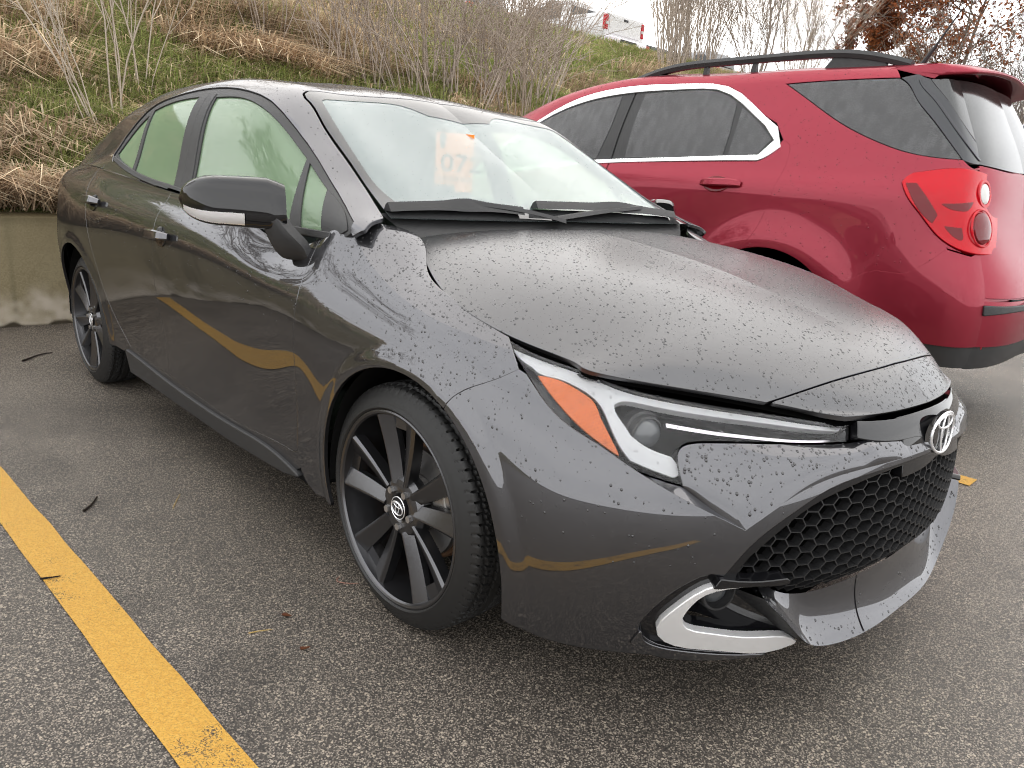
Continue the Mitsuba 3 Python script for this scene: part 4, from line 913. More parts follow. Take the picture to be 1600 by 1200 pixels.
put(SWK, cat([tube(ring, .015, 8, False), box(.05, .16, .12, at=(-.86, .37, .875), r=.02), box(.02, .34, .035, at=(-.87, .37, .88), r=.008), box(.3, .06, .06, at=(-.70, .37, .84), r=.02)]), 'black_plastic', smooth=40, fresh=False)
put(P_('rear_view_mirror'), cat([box(.03, .24, .065, at=(-.84, 0, 1.245), r=.014), tube([(-.84, 0, 1.25), (-.83, 0, 1.275), (-.85, 0, 1.295)], .012, 8), box(.12, .20, .045, at=(-.90, 0, 1.288), r=.02)]), 'grey_plastic', smooth=40)
# the orange service card hung from the mirror
CARD = thing('service_card', 'orange card printed with a number, hanging behind the windscreen of the grey hatchback', 'card')
cn = np.array([.80, -.60, .10]); cn /= np.linalg.norm(cn); ca, cb, _ = disc_frame(cn)
c0 = np.array([-.800, -.080, 1.172])
def card_pt(a, b, d=0.0): return c0 + ca * a + cb * b + cn * d
outline = [(-.068, -.075), (.006, -.075), (.006, -.098), (.068, -.098), (.068, .105), (-.068, .105)]
cm = trimesh.creation.extrude_polygon(shapely.Polygon(outline), .0012, engine='earcut')
def to_card(m, off=(0, 0, 0)): v = np.asarray(m.vertices) + off; return trimesh.Trimesh(c0 + v[:, :1] * ca + v[:, 1:2] * cb + v[:, 2:3] * cn, m.faces, process=False)
put(CARD + '__sheet', to_card(cm), 'orange_card', smooth=False)
def text_at(s, h, cx, cy, bold=False):
    m = meshkit.text_mesh(s, h, .0006, bold=bold); b = m.bounds
    m.apply_translation([cx - (b[0, 0] + b[1, 0]) / 2, cy - b[0, 1], .0013]); return to_card(m)
put(CARD + '__number', text_at('1072', .058, 0, -.030, True), 'ink', smooth=False)
put(CARD + '__lettering', text_at('SERVICE #12', .0145, 0, -.062, True), 'ink', smooth=False)
put(CARD + '__string', tube([card_pt(0, .10, .001), (-.800, -.03, 1.265)], .002, 5), 'ink', smooth=True)
# --- rain beads
# joined at the end of the car
putn(P_('rain_beads'), join(*DROPS), 'bead_grey', kind='stuff'); putn(P_('glass_rain_beads'), join(*DROPS_CLEAR), 'water', kind='stuff')
tl = slab(belt, [(-3.22, .93), (-3.42, .95), (-3.42, .80), (-3.24, .84)], .004, back=-.01, h=.02)
putn(P_('tail_light'), tl, 'tail_red'); putn(P_('tail_light'), mirror(tl), 'tail_red')
# ------------------------------------------------------------------ the red SUV: local frame, rear bumper at x = 0, left flank at y = 0, nose towards -x
SUV_YAW, SUV_AT = math.radians(2.4), np.array([.25, 2.17, 0])
def suv_world(p):
    c, s = math.cos(SUV_YAW), math.sin(SUV_YAW)
    return np.stack([c * p[..., 0] - s * p[..., 1], s * p[..., 0] + c * p[..., 1], p[..., 2]], -1) + SUV_AT
def suv_side(x, top, dy=0., sq=1.):
    zs = [.36, .48, .62, .80, .98, 1.12, 1.20, 1.28, 1.36, 1.46, 1.58, 1.68, 1.75, 1.80]
    ys = [.06, .025, .005, -.005, -.002, .004, .016, .055, .085, .125, .180, .228, .265, .315]
    k = (top - 1.36) / (1.80 - 1.36)
    return [(x, y + dy, z if z <= 1.36 else 1.36 + (z - 1.36) * k) for z, y in zip(zs, ys)]
def suv_col(rows): return rows
SUV_U = [-4.35, -3.6, -3.0, -2.6, -2.2, -1.7, -1.2, -.8, -.5, -.28, -.08, .14, .45, .95, 1.40]
SUV_C3 = [(.05,.20,.36),(.075,.20,.48),(.08,.19,.62),(.06,.19,.78),(-.0,.20,.95),(-.045,.21,1.12),(-.07,.22,1.20),(-.085,.25,1.30),(-.11,.275,1.38),(-.155,.31,1.48),(-.215,.35,1.59),(-.27,.385,1.69),(-.31,.41,1.76),(-.33,.43,1.84)]
SUV_C4 = [(.13,.92,.36),(.16,.92,.48),(.17,.92,.62),(.14,.92,.78),(.05,.92,.95),(-.01,.92,1.12),(-.02,.92,1.20),(-.035,.92,1.30),(-.06,.92,1.38),(-.105,.92,1.48),(-.165,.92,1.59),(-.22,.92,1.69),(-.26,.92,1.76),(-.28,.92,1.85)]
SUV_COLS = [suv_side(-4.35, 1.38, .10), suv_side(-3.6, 1.46, .02), suv_side(-3.0, 1.69), suv_side(-2.6, 1.785), suv_side(-2.2, 1.825), suv_side(-1.7, 1.82), suv_side(-1.2, 1.83), suv_side(-.8, 1.83), suv_side(-.5, 1.83),
 [(-.30,.065,.36),(-.29,.035,.48),(-.285,.012,.62),(-.285,.004,.80),(-.29,.010,.98),(-.295,.016,1.12),(-.30,.026,1.20),(-.31,.06,1.28),(-.325,.09,1.36),(-.35,.13,1.46),(-.385,.185,1.58),(-.415,.235,1.68),(-.44,.275,1.75),(-.455,.32,1.83)],
 [(-.10,.09,.36),(-.075,.065,.48),(-.065,.045,.62),(-.085,.04,.80),(-.14,.055,.98),(-.15,.065,1.12),(-.155,.075,1.20),(-.165,.105,1.28),(-.185,.135,1.36),(-.22,.175,1.46),(-.27,.225,1.58),(-.315,.27,1.68),(-.35,.305,1.75),(-.37,.345,1.835)],
 SUV_C3, SUV_C4, [(x, 1.84 - y, z) for x, y, z in SUV_C3], [(x, 1.84 - y, z) for x, y, z in suv_side(-.35, 1.83)]]
def suv_flare(p):
    d = np.hypot(p[:, 0] + .985, p[:, 2] - .36); w = p[:, 1] < .4
    ring = np.clip((.56 - d) / .10, 0, 1); ring = ring * ring * (3 - 2 * ring)
    blend = np.exp(-((d - .50) / .13) ** 2) * np.clip((p[:, 2] - .2) / .3, 0, 1)
    p[:, 1] -= w * (.040 * blend)
    return p
suv_local = Surf(SUV_U, SUV_COLS, 33, suv_flare)
class Placed:
    def __init__(s, S): s.S, s.lo, s.hi = S, S.lo, S.hi
    def __call__(s, u, v): return suv_world(s.S(u, v))
    normal = Surf.normal
suv = Placed(suv_local)
SUV = thing('red_suv', 'wet dark red suv with chrome window trim parked beside the grey hatchback', 'car')
def S_(n): return f'{SUV}__{n}'
def suv_mirror(m):
    """the other flank: mirrored about the SUV's own middle"""
    v, f, n = m; c, s = math.cos(SUV_YAW), math.sin(SUV_YAW); R = np.array([[c, -s, 0], [s, c, 0], [0, 0, 1]])
    l = (v - SUV_AT) @ R; l[:, 1] = 1.84 - l[:, 1]; nl = n @ R; nl[:, 1] *= -1
    return l @ R.T + SUV_AT, f[:, ::-1], nl @ R.T
def suv_put(name, m, mat, twice=True, key=None):
    k = putn(S_(name) if key is None else f'{key}__{name}', m, mat)
    if twice: putn(S_(name), suv_mirror(m), mat) if key is None else None
    return k
SI = lambda d: Inset(suv, d)
def suv_xz(x, z): return [tuple(q) for q in solve_xz(suv_local, np.atleast_1d(x), np.atleast_1d(z), (-4.3, -.12))]
aa = np.radians(np.linspace(-8, 190, 40)); arch_s = suv_xz(-.985 + .455 * np.cos(aa), .405 + .455 * np.sin(aa))
s_door_r = [(-1.058, .716), (-1.005, .690), (-.995, .641), (-1.016, .542), (-1.044, .452), (-1.09, .36), (-1.20, .30)]
bump_gap = [(-.535, .292), (-.40, .293), (-.25, .298), (-.23, .303)], [(-.23, .303), (-.042, .385)]
tail_p = [(-.349, .578), (-.330, .596), (-.264, .612), (-.157, .622), (.007, .627), (.135, .622), (.215, .612), (.257, .588), (.266, .563)], [(.266, .563), (.242, .449), (.214, .371)], [(.214, .371), (.115, .370), (.038, .380), (-.034, .398), (-.121, .430), (-.247, .495), (-.315, .540), (-.349, .578)]
PIL_L = [(-.570, .946), (-.358, .876), (-.199, .797), (-.101, .722), (.003, .658)]
PIL_R = [(-.200, .952), (-.083, .875), (.053, .792), (.152, .720), (.232, .659)]
quart_p = path([(-1.167, .936), (-.833, .947), (-.570, .946)], PIL_L, [(.003, .658), (-.23, .665), (-.477, .699), (-.73, .764), (-.957, .855), (-1.167, .936)])
win_o = [(-3.50, .60), (-3.30, .72), (-3.0, .860), (-2.708, .925), (-2.443, .942), (-2.181, .947), (-1.796, .952), (-1.568, .941), (-1.389, .886), (-1.221, .805), (-1.070, .737), (-1.045, .712), (-1.062, .688)], [(-1.062, .688), (-1.145, .645), (-1.18, .636)], [(-1.18, .636), (-1.604, .627), (-2.168, .601), (-3.50, .570)], [(-3.50, .570), (-3.50, .60)]
win_i = [(-3.46, .605), (-3.26, .72), (-2.962, .853), (-2.689, .899), (-2.266, .917), (-1.784, .931), (-1.578, .923), (-1.415, .872), (-1.257, .798), (-1.116, .722), (-1.105, .712)], [(-1.105, .712), (-1.177, .654)], [(-1.177, .654), (-1.609, .640), (-2.101, .617), (-3.46, .585)], [(-3.46, .585), (-3.46, .605)]
a_s = [q for q in arch_s if q[0] > -1.2][0:0]
lowline = [(-.535, .292)]
arch_front = [q for q in arch_s]
iq = int(np.argmin([abs(q[0] + .535) + abs(q[1] - .292) for q in arch_s])); idr = int(np.argmin([abs(q[0] + 1.20) + abs(q[1] - .30) for q in arch_s]))
# quarter panel: from the rear door to the lamp, with the roof edge above
qp = path(s_door_r[:-1] + [arch_s[idr]], [arch_s[idr], *rev(arch_s[iq:idr])][0:1] + rev(arch_s[iq:idr]), [arch_s[iq]] + bump_gap[0][1:], bump_gap[1], [(-.042, .385), (.09, .367)], [(.09, .367), (.214, .371)], [(.214, .371), (.268, .565)], [(.268, .565), (.23, .600), (.057, .639), (.003, .658)], rev(PIL_L), [(-.570, .946), (-.63, .999)], [(-.63, .999), (-3.3, .999)], [(-3.3, .999), (-3.3, .726)], [(-3.3, .726), (-3.0, .866), (-2.708, .931), (-2.443, .948), (-2.181, .953), (-1.796, .957), (-1.568, .945), (-1.389, .890), (-1.221, .809), (-1.075, .742), (-1.058, .716)])
holes = [quart_p]
tail_ring = path(*tail_p)
g = shapely.Polygon(qp).buffer(0).difference(shapely.Polygon(tail_ring).buffer(.004))
g = max(getattr(g, 'geoms', [g]), key=lambda q: q.area)
qm = panel(suv, np.asarray(g.exterior.coords)[:-1], holes=holes, gap=.0015, h=.022)
QK = suv_put('rear_quarter_panel', qm, 'paint_red')
rd = panel(suv, path(s_door_r[:-1] + [arch_s[idr]], arch_s[idr:], [arch_s[-1], (-1.55, .06)], [(-1.55, .06), (-2.205, .06)], [(-2.205, .06), (-2.21, .4), (-2.206, .597)], [(-2.206, .597), (-1.604, .623), (-1.18, .632)], [(-1.18, .632), (-1.145, .641), (-1.058, .716)]), gap=.002, h=.025)
RDK = suv_put('rear_door', rd, 'paint_red')
fd = panel(suv, path([(-2.215, .06), (-2.218, .4), (-2.214, .597)], [(-2.214, .597), (-3.2, .573)], [(-3.2, .573), (-3.25, .06)], [(-3.25, .06), (-2.215, .06)]), gap=.002, h=.03); suv_put('front_door', fd, 'paint_red')
ff_ = panel(suv, path([(-3.26, .12), (-3.21, .572)], [(-3.21, .572), (-3.505, .568)], [(-3.505, .568), (-3.505, .606)], [(-3.505, .606), (-3.305, .726)], [(-3.305, .726), (-3.305, .999)], [(-3.305, .999), (-4.3, .98)], [(-4.3, .98), (-4.3, .05)], [(-4.3, .05), (-3.26, .12)]), h=.05); suv_put('front_fender', ff_, 'paint_red')
# rear bumper: red upper part wraps the corner to the middle
rb = panel(suv, path([arch_s[iq]] + bump_gap[0][1:], bump_gap[1], [(-.042, .380), (.09, .362)], [(.09, .362), (.214, .366), (.232, .300), (.272, .230)], [(.272, .230), (.60, .225), (.95, .225)], [(.95, .225), (.95, .082)], [(.95, .082), (.3, .084), (-.05, .080), (-.30, .085), (-.50, .10)], [(-.50, .10), arch_s[max(iq - 8, 0)]], arch_s[max(iq - 8, 0):iq + 1]), gap=.0012, h=.018)
rb2 = join(rb, suv_mirror(rb)); BK = suv_put('rear_bumper', rb2, 'paint_red', False)
bl = panel(SI(.012), path([(.95, .080), (.3, .081), (-.05, .077), (-.30, .082), (-.50, .097)], [(-.50, .097), (-.49, .01)], [(-.49, .01), (.95, .004)], [(.95, .004), (.95, .080)]), h=.02, depth=.03)
suv_put('lower_bumper', join(bl, suv_mirror(bl)), 'grey_plastic', False)
step = slab(suv, path([(.27, .222), (.42, .214), (.95, .21)], [(.95, .21), (.95, .185)], [(.95, .185), (.45, .186), (.30, .198), (.27, .222)]), .012, h=.02, rnd=.006); suv_put('bumper_step', join(step, suv_mirror(step)), 'grey_plastic', False)
refl = slab(suv, path([(.172, .072), (.30, .084)], [(.30, .084), (.36, .098)], [(.36, .098), (.26, .096), (.165, .090)], [(.165, .090), (.172, .072)]), .003, back=-.004, h=.012); suv_put('bumper_reflector', refl, 'tail_red')
hatch = panel(suv, path([(.216, .375), (.246, .449), (.271, .565)], [(.271, .565), (.235, .604), (.084, .630)], [(.084, .630), (.23, .648), (.5, .645), (.95, .645)], [(.95, .645), (.95, .235)], [(.95, .235), (.6, .235), (.276, .240)], [(.276, .240), (.235, .306), (.216, .375)]), gap=.0015, h=.022)
suv_put('liftgate', join(hatch, suv_mirror(hatch)), 'paint_red', False)
# glass and trim
chrome = slab(suv, path(*win_o), .006, back=-.004, h=.014, rnd=.004)
ch_poly = shapely.Polygon(path(*win_o)).buffer(0).difference(shapely.Polygon(path(*win_i)).buffer(0)); ch_poly = max(getattr(ch_poly, 'geoms', [ch_poly]), key=lambda q: q.area)
chrome = panel(Inset(suv, -.006), np.asarray(ch_poly.exterior.coords)[:-1], holes=[np.asarray(i.coords)[:-1] for i in ch_poly.interiors], h=.012, depth=.012, rnd=.004)
suv_put('window_trim', chrome, 'bright_trim')
fr = panel(SI(.004), path(*win_i), h=.03, depth=0, gap=-.004); suv_put('window_frame', fr, 'black_plastic')
for nm, poly, mt in (('front_window', path([(-3.40, .63), (-3.24, .725), (-2.962, .843), (-2.689, .889), (-2.30, .905)], [(-2.30, .905), (-2.30, .76), (-2.335, .620)], [(-2.335, .620), (-3.40, .596)], [(-3.40, .596), (-3.40, .63)]), 'wet_tint_glass'),
                     ('rear_window', path([(-2.112, .910), (-1.784, .924), (-1.585, .915), (-1.435, .868)], [(-1.435, .868), (-1.41, .75), (-1.405, .652)], [(-1.405, .652), (-2.10, .625)], [(-2.10, .625), (-2.118, .78), (-2.112, .910)]), 'wet_tint_glass'),
                     ('side_vent_window', path([(-1.385, .845), (-1.255, .785), (-1.130, .716)], [(-1.130, .716), (-1.189, .659)], [(-1.189, .659), (-1.372, .652)], [(-1.372, .652), (-1.375, .75), (-1.385, .845)]), 'wet_tint_glass')):
    suv_put(nm, panel(SI(.001), poly, h=.03, depth=.004, rnd=.001), mt)
suv_put('door_seam', panel(SI(.0005), path([(-2.198, .920), (-2.207, .78), (-2.209, .617)], [(-2.209, .617), (-2.203, .617)], [(-2.203, .617), (-2.201, .78), (-2.192, .920)], [(-2.192, .920), (-2.198, .920)]), h=.02, depth=0), 'void')
qb = panel(SI(.006), quart_p, gap=-.004, h=.04, depth=0); suv_put('quarter_window_seal', qb, 'void')
qg = panel(SI(.003), quart_p, gap=.006, h=.025, depth=.004, rnd=.0015); suv_put('quarter_window', qg, 'wet_tint_glass')
pil = panel(SI(.002), path([PIL_L[0], (-.38, .966), PIL_R[0]], PIL_R, [PIL_R[-1], (.11, .648), PIL_L[-1]], rev(PIL_L)), gap=.003, h=.016); suv_put('pillar_panel', pil, 'paint_dark')
ridge = slab(SI(.002), path([(-.35, .945), (-.185, .870), (-.078, .790), (.035, .720), (.140, .662)], [(.140, .662), (.153, .662)], [(.153, .662), (.049, .720), (-.063, .790), (-.170, .872), (-.335, .947)], [(-.335, .947), (-.35, .945)]), .005, back=-.002, h=.01, rnd=.003); suv_put('pillar_ridge', ridge, 'paint_dark')
rgp = path([(q[0] + .004, q[1]) for q in PIL_R], [(.236, .659), (.5, .650), (.95, .650)], [(.95, .650), (.95, .955)], [(.95, .955), (-.196, .952)])
rg = panel(SI(.003), rgp, gap=.002, h=.03, depth=.006); suv_put('rear_window_glass', join(rg, suv_mirror(rg)), 'rear_glass', False)
# tail lamps
TK = suv_put('tail_light', slab(suv, tail_ring, .011, back=-.02, gap=.003, h=.012, rnd=.005), 'tail_red', False)
def suv_disc(u, v, r, out, profile, mat, name, key, sc=1.0):
    p, n = suv(np.array([u]), np.array([v]))[0], suv.normal(np.array([u]), np.array([v]))[0]
    m = revolve([(a * r, b * r) for a, b in profile], 48); put(f'{key}__{name}', place_y(m, p + n * (out + .008), n), mat, smooth=35)
dark_r = slab(suv, path([(-.326, .572), (-.273, .573)], [(-.273, .573), (-.127, .482)], [(-.127, .482), (-.147, .457)], [(-.147, .457), (-.225, .488), (-.326, .572)]), .0125, back=0, h=.012); putn(TK + '__side_reflector', dark_r, 'tail_dark')
suv_disc(.172, .556, .070, .003, [(1.0, 0), (.97, .10), (.80, .10), (.74, .02)], 'tail_red', 'upper_ring', TK)
suv_disc(.172, .556, .050, .004, [(1.0, .0), (.96, .10), (.7, .17), (.35, .22), (.004, .24)], 'tail_clear', 'reverse_lamp', TK)
suv_disc(.143, .448, .095, .003, [(1.0, 0), (.97, .06), (.93, .07), (.90, .04)], 'tail_red', 'lower_ring', TK)
suv_disc(.143, .448, .078, .004, [(1.0, .0), (.95, .09), (.7, .16), (.35, .21), (.004, .22)], 'tail_dark', 'brake_lamp', TK)
dk = slab(suv, path([(-.115, .515), (.03, .520), (.10, .525)], [(.10, .525), (.06, .500), (.02, .497)], [(.02, .497), (-.06, .503), (-.115, .515)]), .0122, back=0, h=.012); putn(TK + '__inner_shadow_panel', dk, 'tail_dark')
dk = slab(suv, path([(-.07, .450), (.03, .446)], [(.03, .446), (.04, .415), (-.02, .425), (-.07, .450)]), .0122, back=0, h=.012); putn(TK + '__inner_shadow_panel', dk, 'tail_dark')
TK2 = putn(S_('tail_light'), suv_mirror(slab(suv, tail_ring, .003, back=-.02, gap=.003, h=.02)), 'tail_red')
# roof: crowned sheet between the two roof edges
ue = np.linspace(-3.3, -.45, 60); edge = suv_local(ue, np.full(60, .997)); rows = []
for t in np.linspace(0, 1, 24): rows.append(np.c_[edge[:, 0] + .06 * np.sin(np.pi * t) * (ue > -9), edge[:, 1] * (1 - t) + (1.84 - edge[:, 1]) * t, edge[:, 2] + (.055 * (1 - (2 * t - 1) ** 4))])
rv = suv_world(np.array(rows).reshape(-1, 3)); rf = grid_faces(24, 60); rm = smoothed(rv, rf)
if rm[2][:, 2].mean() < 0: rm = (rm[0], rm[1][:, ::-1], -rm[2])
suv_put('roof', rm, 'paint_red', False)
wsh = np.array([[suv_world(np.array([x, y + (1.84 - 2 * y) * t, z + .03 * (1 - (2 * t - 1) ** 2)])) for t in np.linspace(0, 1, 16)] for x, y, z in [(-3.22, .34, 1.53), (-3.6, .30, 1.36), (-3.9, .22, 1.22)]])
suv_put('windscreen', smoothed(wsh.reshape(-1, 3), grid_faces(3, 16)), 'tint_glass', False)
bon = np.array([[suv_world(np.array([x, y + (1.84 - 2 * y) * t, z + .05 * (1 - (2 * t - 1) ** 2)])) for t in np.linspace(0, 1, 16)] for x, y, z in [(-3.55, .12, 1.36), (-4.1, .16, 1.24), (-4.40, .22, 1.05), (-4.42, .22, .4)]])
suv_put('bonnet', smoothed(bon.reshape(-1, 3), grid_faces(4, 16)), 'paint_red', False)
# spoiler over the rear window
tt = np.linspace(0, 1, 41); yy = .30 + 1.24 * tt; bow = 1 - (2 * tt - 1) ** 2; end = np.clip(np.minimum(tt, 1 - tt) / .06, 0, 1)
prof = []
for y, b, e in zip(yy, bow, end):
    zt = 1.826 + .042 * b; zf = 1.818 + .048 * b
    sec = [(-.62, zf + .004), (-.40, zt + .012), (-.33 + .04 * b, zt + .004), (-.29 + .06 * b, zt - .010), (-.262 + .075 * b, zt - .026), (-.260 + .075 * b, zt - .038), (-.275 + .07 * b, zt - .046), (-.31 + .05 * b, zt - .044), (-.40, zt - .060)]
    prof.append([suv_world(np.array([-.40 + (x + .40) * (.25 + .75 * e) if x > -.40 else x, y, z])) for x, z in sec])
pv = np.array(prof); k_ = pv.shape[1]; sf = grid_faces(41, k_, True); j_ = np.arange(1, k_ - 1); e_ = 40 * k_
sf = np.vstack([sf, np.stack([0 * j_, j_, j_ + 1], 1), np.stack([0 * j_ + e_, e_ + j_ + 1, e_ + j_], 1)]); spm = trimesh.Trimesh(pv.reshape(-1, 3), sf, process=False)
if spm.volume < 0: spm.invert()
put(S_('spoiler'), spm, 'paint_red', smooth=40)
# roof rails
for s in (0, 1):
    yr = lambda q: q if s == 0 else 1.84 - q
    L = lambda x, y, z: suv_world(np.array([x, yr(y), z]))
    RK = new_key(S_('roof_rail'))
    pth = spline([L(-2.30, .40, 1.820), L(-2.18, .40, 1.856), L(-2.0, .395, 1.890), L(-1.7, .39, 1.908), L(-1.2, .39, 1.922), L(-.95, .39, 1.922), L(-.80, .39, 1.908), L(-.66, .39, 1.880), L(-.55, .39, 1.850)], 50)
    sec = np.array([(-.020, -.022), (.020, -.022), (.028, 0), (.016, .020), (-.016, .020), (-.028, 0)])
    put(RK + '__bar', sweep(pth, sec), 'grey_plastic', smooth=50)
    for x, w, z1 in ((-2.12, .10, 1.850), (-1.78, .018, 1.895), (-1.45, .018, 1.905), (-.85, .20, 1.905)):
        b = trimesh.convex.convex_hull(np.array([L(x - w, .375, 1.80), L(x + w, .375, 1.80), L(x - w, .41, 1.80), L(x + w, .41, 1.80), L(x - w * .6, .38, z1), L(x + w * .75, .38, z1 - .005), L(x - w * .6, .405, z1), L(x + w * .75, .405, z1 - .005)]))
        put(RK + '__foot', b, 'grey_plastic', smooth=20)
ab = suv_world(np.array([-.58, .92, 1.885])); at_ = ab + [.42, .10, .42]
at_ = suv_world(np.array([-.58, .62, 1.885])); AN0 = at_
put(S_('antenna'), cat([tube([AN0, AN0 + [.03, -.005, .05], AN0 + [.055, -.005, .09]], [.016, .011, .009], 8), tube([AN0 + [.05, -.005, .085], AN0 + [.15, -.01, .26]], [.0065, .003], 6)]), 'black_plastic', smooth=40)
# door handle
def suv_at(u, v): return suv(np.array([u]), np.array([v]))[0], suv.normal(np.array([u]), np.array([v]))[0]
hp, hn = suv_at(-1.36, .538); tx = np.array([math.cos(SUV_YAW), math.sin(SUV_YAW), 0]); tz = np.cross(hn, tx); tz *= np.sign(tz[2])
q_ = np.linspace(-1, 1, 17); hpath = np.array([hp + tx * (.125 * q + .01) + tz * .004 * q + hn * (.006 + .028 * (1 - q ** 4)) for q in q_])
hsec = np.array([[(c * (.022 - .006 * abs(q) ** 3), d * .010) for c, d in ((-1, -.5), (-.7, -1), (.7, -1), (1, -.5), (1, .5), (.7, 1), (-.7, 1), (-1, .5))] for q in q_])
put(RDK + '__handle', sweep(hpath, hsec, up=hn), 'paint_red', smooth=35)
th = np.arange(28) * 2 * np.pi / 28; cup_v = np.vstack([(hp - tx * .02 + hn * .0016)[None]] + [np.array([hp + tx * (-.02 + .085 * r * np.cos(a)) + tz * (.047 * r * np.sin(a) - .003) + hn * z for a in th]) for r, z in ((.7, .0020), (.93, .0030), (1.0, .0004))])
cf = [(0, 1 + i, 1 + (i + 1) % 28) for i in range(28)]
for q in (0, 1): cf += [(1 + q * 28 + i, 1 + q * 28 + 28 + i, 1 + q * 28 + 28 + (i + 1) % 28) for i in range(28)] + [(1 + q * 28 + i, 1 + q * 28 + 28 + (i + 1) % 28, 1 + q * 28 + (i + 1) % 28) for i in range(28)]
put(RDK + '__handle_cup', trimesh.Trimesh(cup_v, cf, process=False), 'tail_dark', smooth=30)
# wheels, liners, underside
for x in (-.985, -3.70):
    for s in (0, 1):
        l = suv_world(np.array([x, .12 if s == 0 else 1.72, .365]))
        place_wheel(SUV, T().translate(l.tolist()).rotate([0, 0, 1], 2.4 + 180 * s).scale([1.14, 1.0, 1.14]), caliper=30)
    for s in (0, 1):
        a = np.linspace(math.radians(-20), math.radians(200), 30); y0, y1 = (.03, .45) if s == 0 else (1.81, 1.39)
        v = suv_world(np.vstack([np.c_[x + .47 * np.cos(a), 0 * a + y, .405 + .47 * np.sin(a)] for y in (y0, y1)]))
        put(S_('wheel_arch_liner'), trimesh.Trimesh(v, grid_faces(2, 30), process=False), 'underbody', smooth=30)
def suv_box(sx, sy, sz, at):
    m = box(sx, sy, sz, at=at); m.vertices = suv_world(np.asarray(m.vertices)); return m
put(S_('underbody'), cat([suv_box(3.6, 1.0, .06, (-2.3, .92, .36)), suv_box(1.7, 1.66, .06, (-2.35, .92, .33)), suv_box(3.3, 1.4, .06, (-2.0, .92, 1.05)), suv_box(.05, 1.3, .6, (-1.55, .92, .7)), suv_box(.05, 1.3, .6, (-.45, .92, .65))]), 'underbody', smooth=False)
shs = panel(SI(.04), [(-3.2, .1), (-3.2, .60), (-1.2, .60), (-.3, .60), (.95, .60), (.95, .1), (-.2, .1), (-.45, .36), (-1.5, .36), (-1.6, .1)], h=.08, depth=0); suv_put('inner_shell', shs, 'void')
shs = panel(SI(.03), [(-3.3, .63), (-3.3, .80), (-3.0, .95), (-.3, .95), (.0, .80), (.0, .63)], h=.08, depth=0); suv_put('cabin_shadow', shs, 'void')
putn(S_('rain_beads'), join(drops_on(qm, 900, .0014, .0042, 41, up=-.2), drops_on(rm, 700, .0015, .004, 42)), 'bead_red', kind='stuff')
def hz_(x): t = min(max((-4.36 - x) / (-4.36 + 14.0), 0), 1); return .66 + 4.14 * (t ** .93 * (1 - .1 * t ** 6) + .1 * t ** 7) if x < -4.36 else 0.0
def on_(x, y): return (x, y, hz_(x))
TUSSOCKS = [(-6.67, -.23, .42, .62, 420, 1.0), (-7.74, .02, .50, .65, 420, .85), (-7.37, 2.01, .50, .60, 620, 1.05), (-7.63, 1.70, .45, .60, 420, .95), (-7.25, 2.55, .50, .62, 560, 1.1), (-5.07, -.75, .40, .50, 360, .75), (-8.3, 1.75, .45, .62, 380, .9), (-8.4, 3.0, .55, .65, 460, .75),
            (-7.64, 3.0, .5, .6, 420, .8), (-7.71, 3.8, .5, .6, 420, .85), (-6.3, -.9, .4, .5, 300, .8), (-9.6, 1.6, .6, .7, 380, .85), (-9.3, 4.2, .7, .7, 420, .8), (-10.5, 13.2, .8, .8, 460, .9), (-9.4, 10.0, .8, .7, 420, .8), (-5.6, 1.0, .35, .45, 240, .9)]
G1, G2 = 'bare shrubs along the slope', 'bare shrubs crowded behind the cars'
SHRUBS = [
 ('bare_sapling', on_(-5.67, .25), 3.2, 4, .16, 501, 'thin pale leafless sapling with upright stems above the roof of the grey hatchback', 'sapling', dict(mat='bark_pale', r=.009, kids=(5, 9), lean=(.02, -.06), minr=.0016)),
 ('bare_sapling', on_(-5.34, .04), 2.6, 5, .18, 502, 'thin leafless sapling leaning to the left over the slope', 'sapling', dict(mat='bark_pale', r=.008, kids=(5, 9), lean=(-.05, -.32), minr=.0016)),
 ('bare_sapling', on_(-6.2, .62), 3.0, 4, .20, 503, 'thin grey leafless sapling leaning right behind the other two saplings', 'sapling', dict(mat='bark_pale', r=.009, kids=(5, 9), lean=(.0, .10), minr=.0016)),
 ('bare_shrub', on_(-7.2, 3.15), 2.2, 12, .35, 504, 'leafless brown shrub growing out of the slope among fallen straw', 'shrub', dict(r=.012, kids=(3, 6), group=G1, minr=.0030)),
 ('bare_shrub', on_(-7.95, 2.7), 2.3, 12, .45, 505, 'leafless brown shrub growing out of the slope among fallen straw', 'shrub', dict(r=.012, kids=(3, 6), group=G1, minr=.0030))]
for i_, (x_, y_) in enumerate([(-6.9, 3.95), (-6.7, 4.35), (-7.2, 4.6), (-6.8, 4.85), (-7.1, 5.3), (-6.6, 5.5), (-7.4, 5.8), (-6.8, 6.1), (-7.6, 6.6), (-7.9, 7.2), (-7.1, 3.55)]):
    SHRUBS.append(('bare_shrub', on_(x_, y_), 2.35 if i_ < 8 else 2.0, 13, (.50 if i_ % 2 else .36), 520 + i_, 'leafless grey brown shrub in the thicket behind the windscreen of the grey hatchback', 'shrub', dict(r=.013, kids=(3, 6), group='bare shrubs of the thicket', mat='bark', minr=.0034, ang=.62, lean=((i_ % 3 - 1) * .12, (i_ % 5 - 2) * .12))))
for i_, (x_, y_, h_) in enumerate([(-11.4, 14.9, 3.6), (-11.9, 16.2, 4.2), (-12.3, 17.4, 4.4), (-12.6, 18.6, 4.0), (-11.6, 15.6, 3.8)]):
    SHRUBS.append(('bare_shrub', on_(x_, y_), h_, 20, .22, 540 + i_, 'tall leafless shrub of upright whips standing against the white sky', 'shrub', dict(r=.017, kids=(3, 5), group='tall bare shrubs at the crest', ang=.28, minr=.0055)))
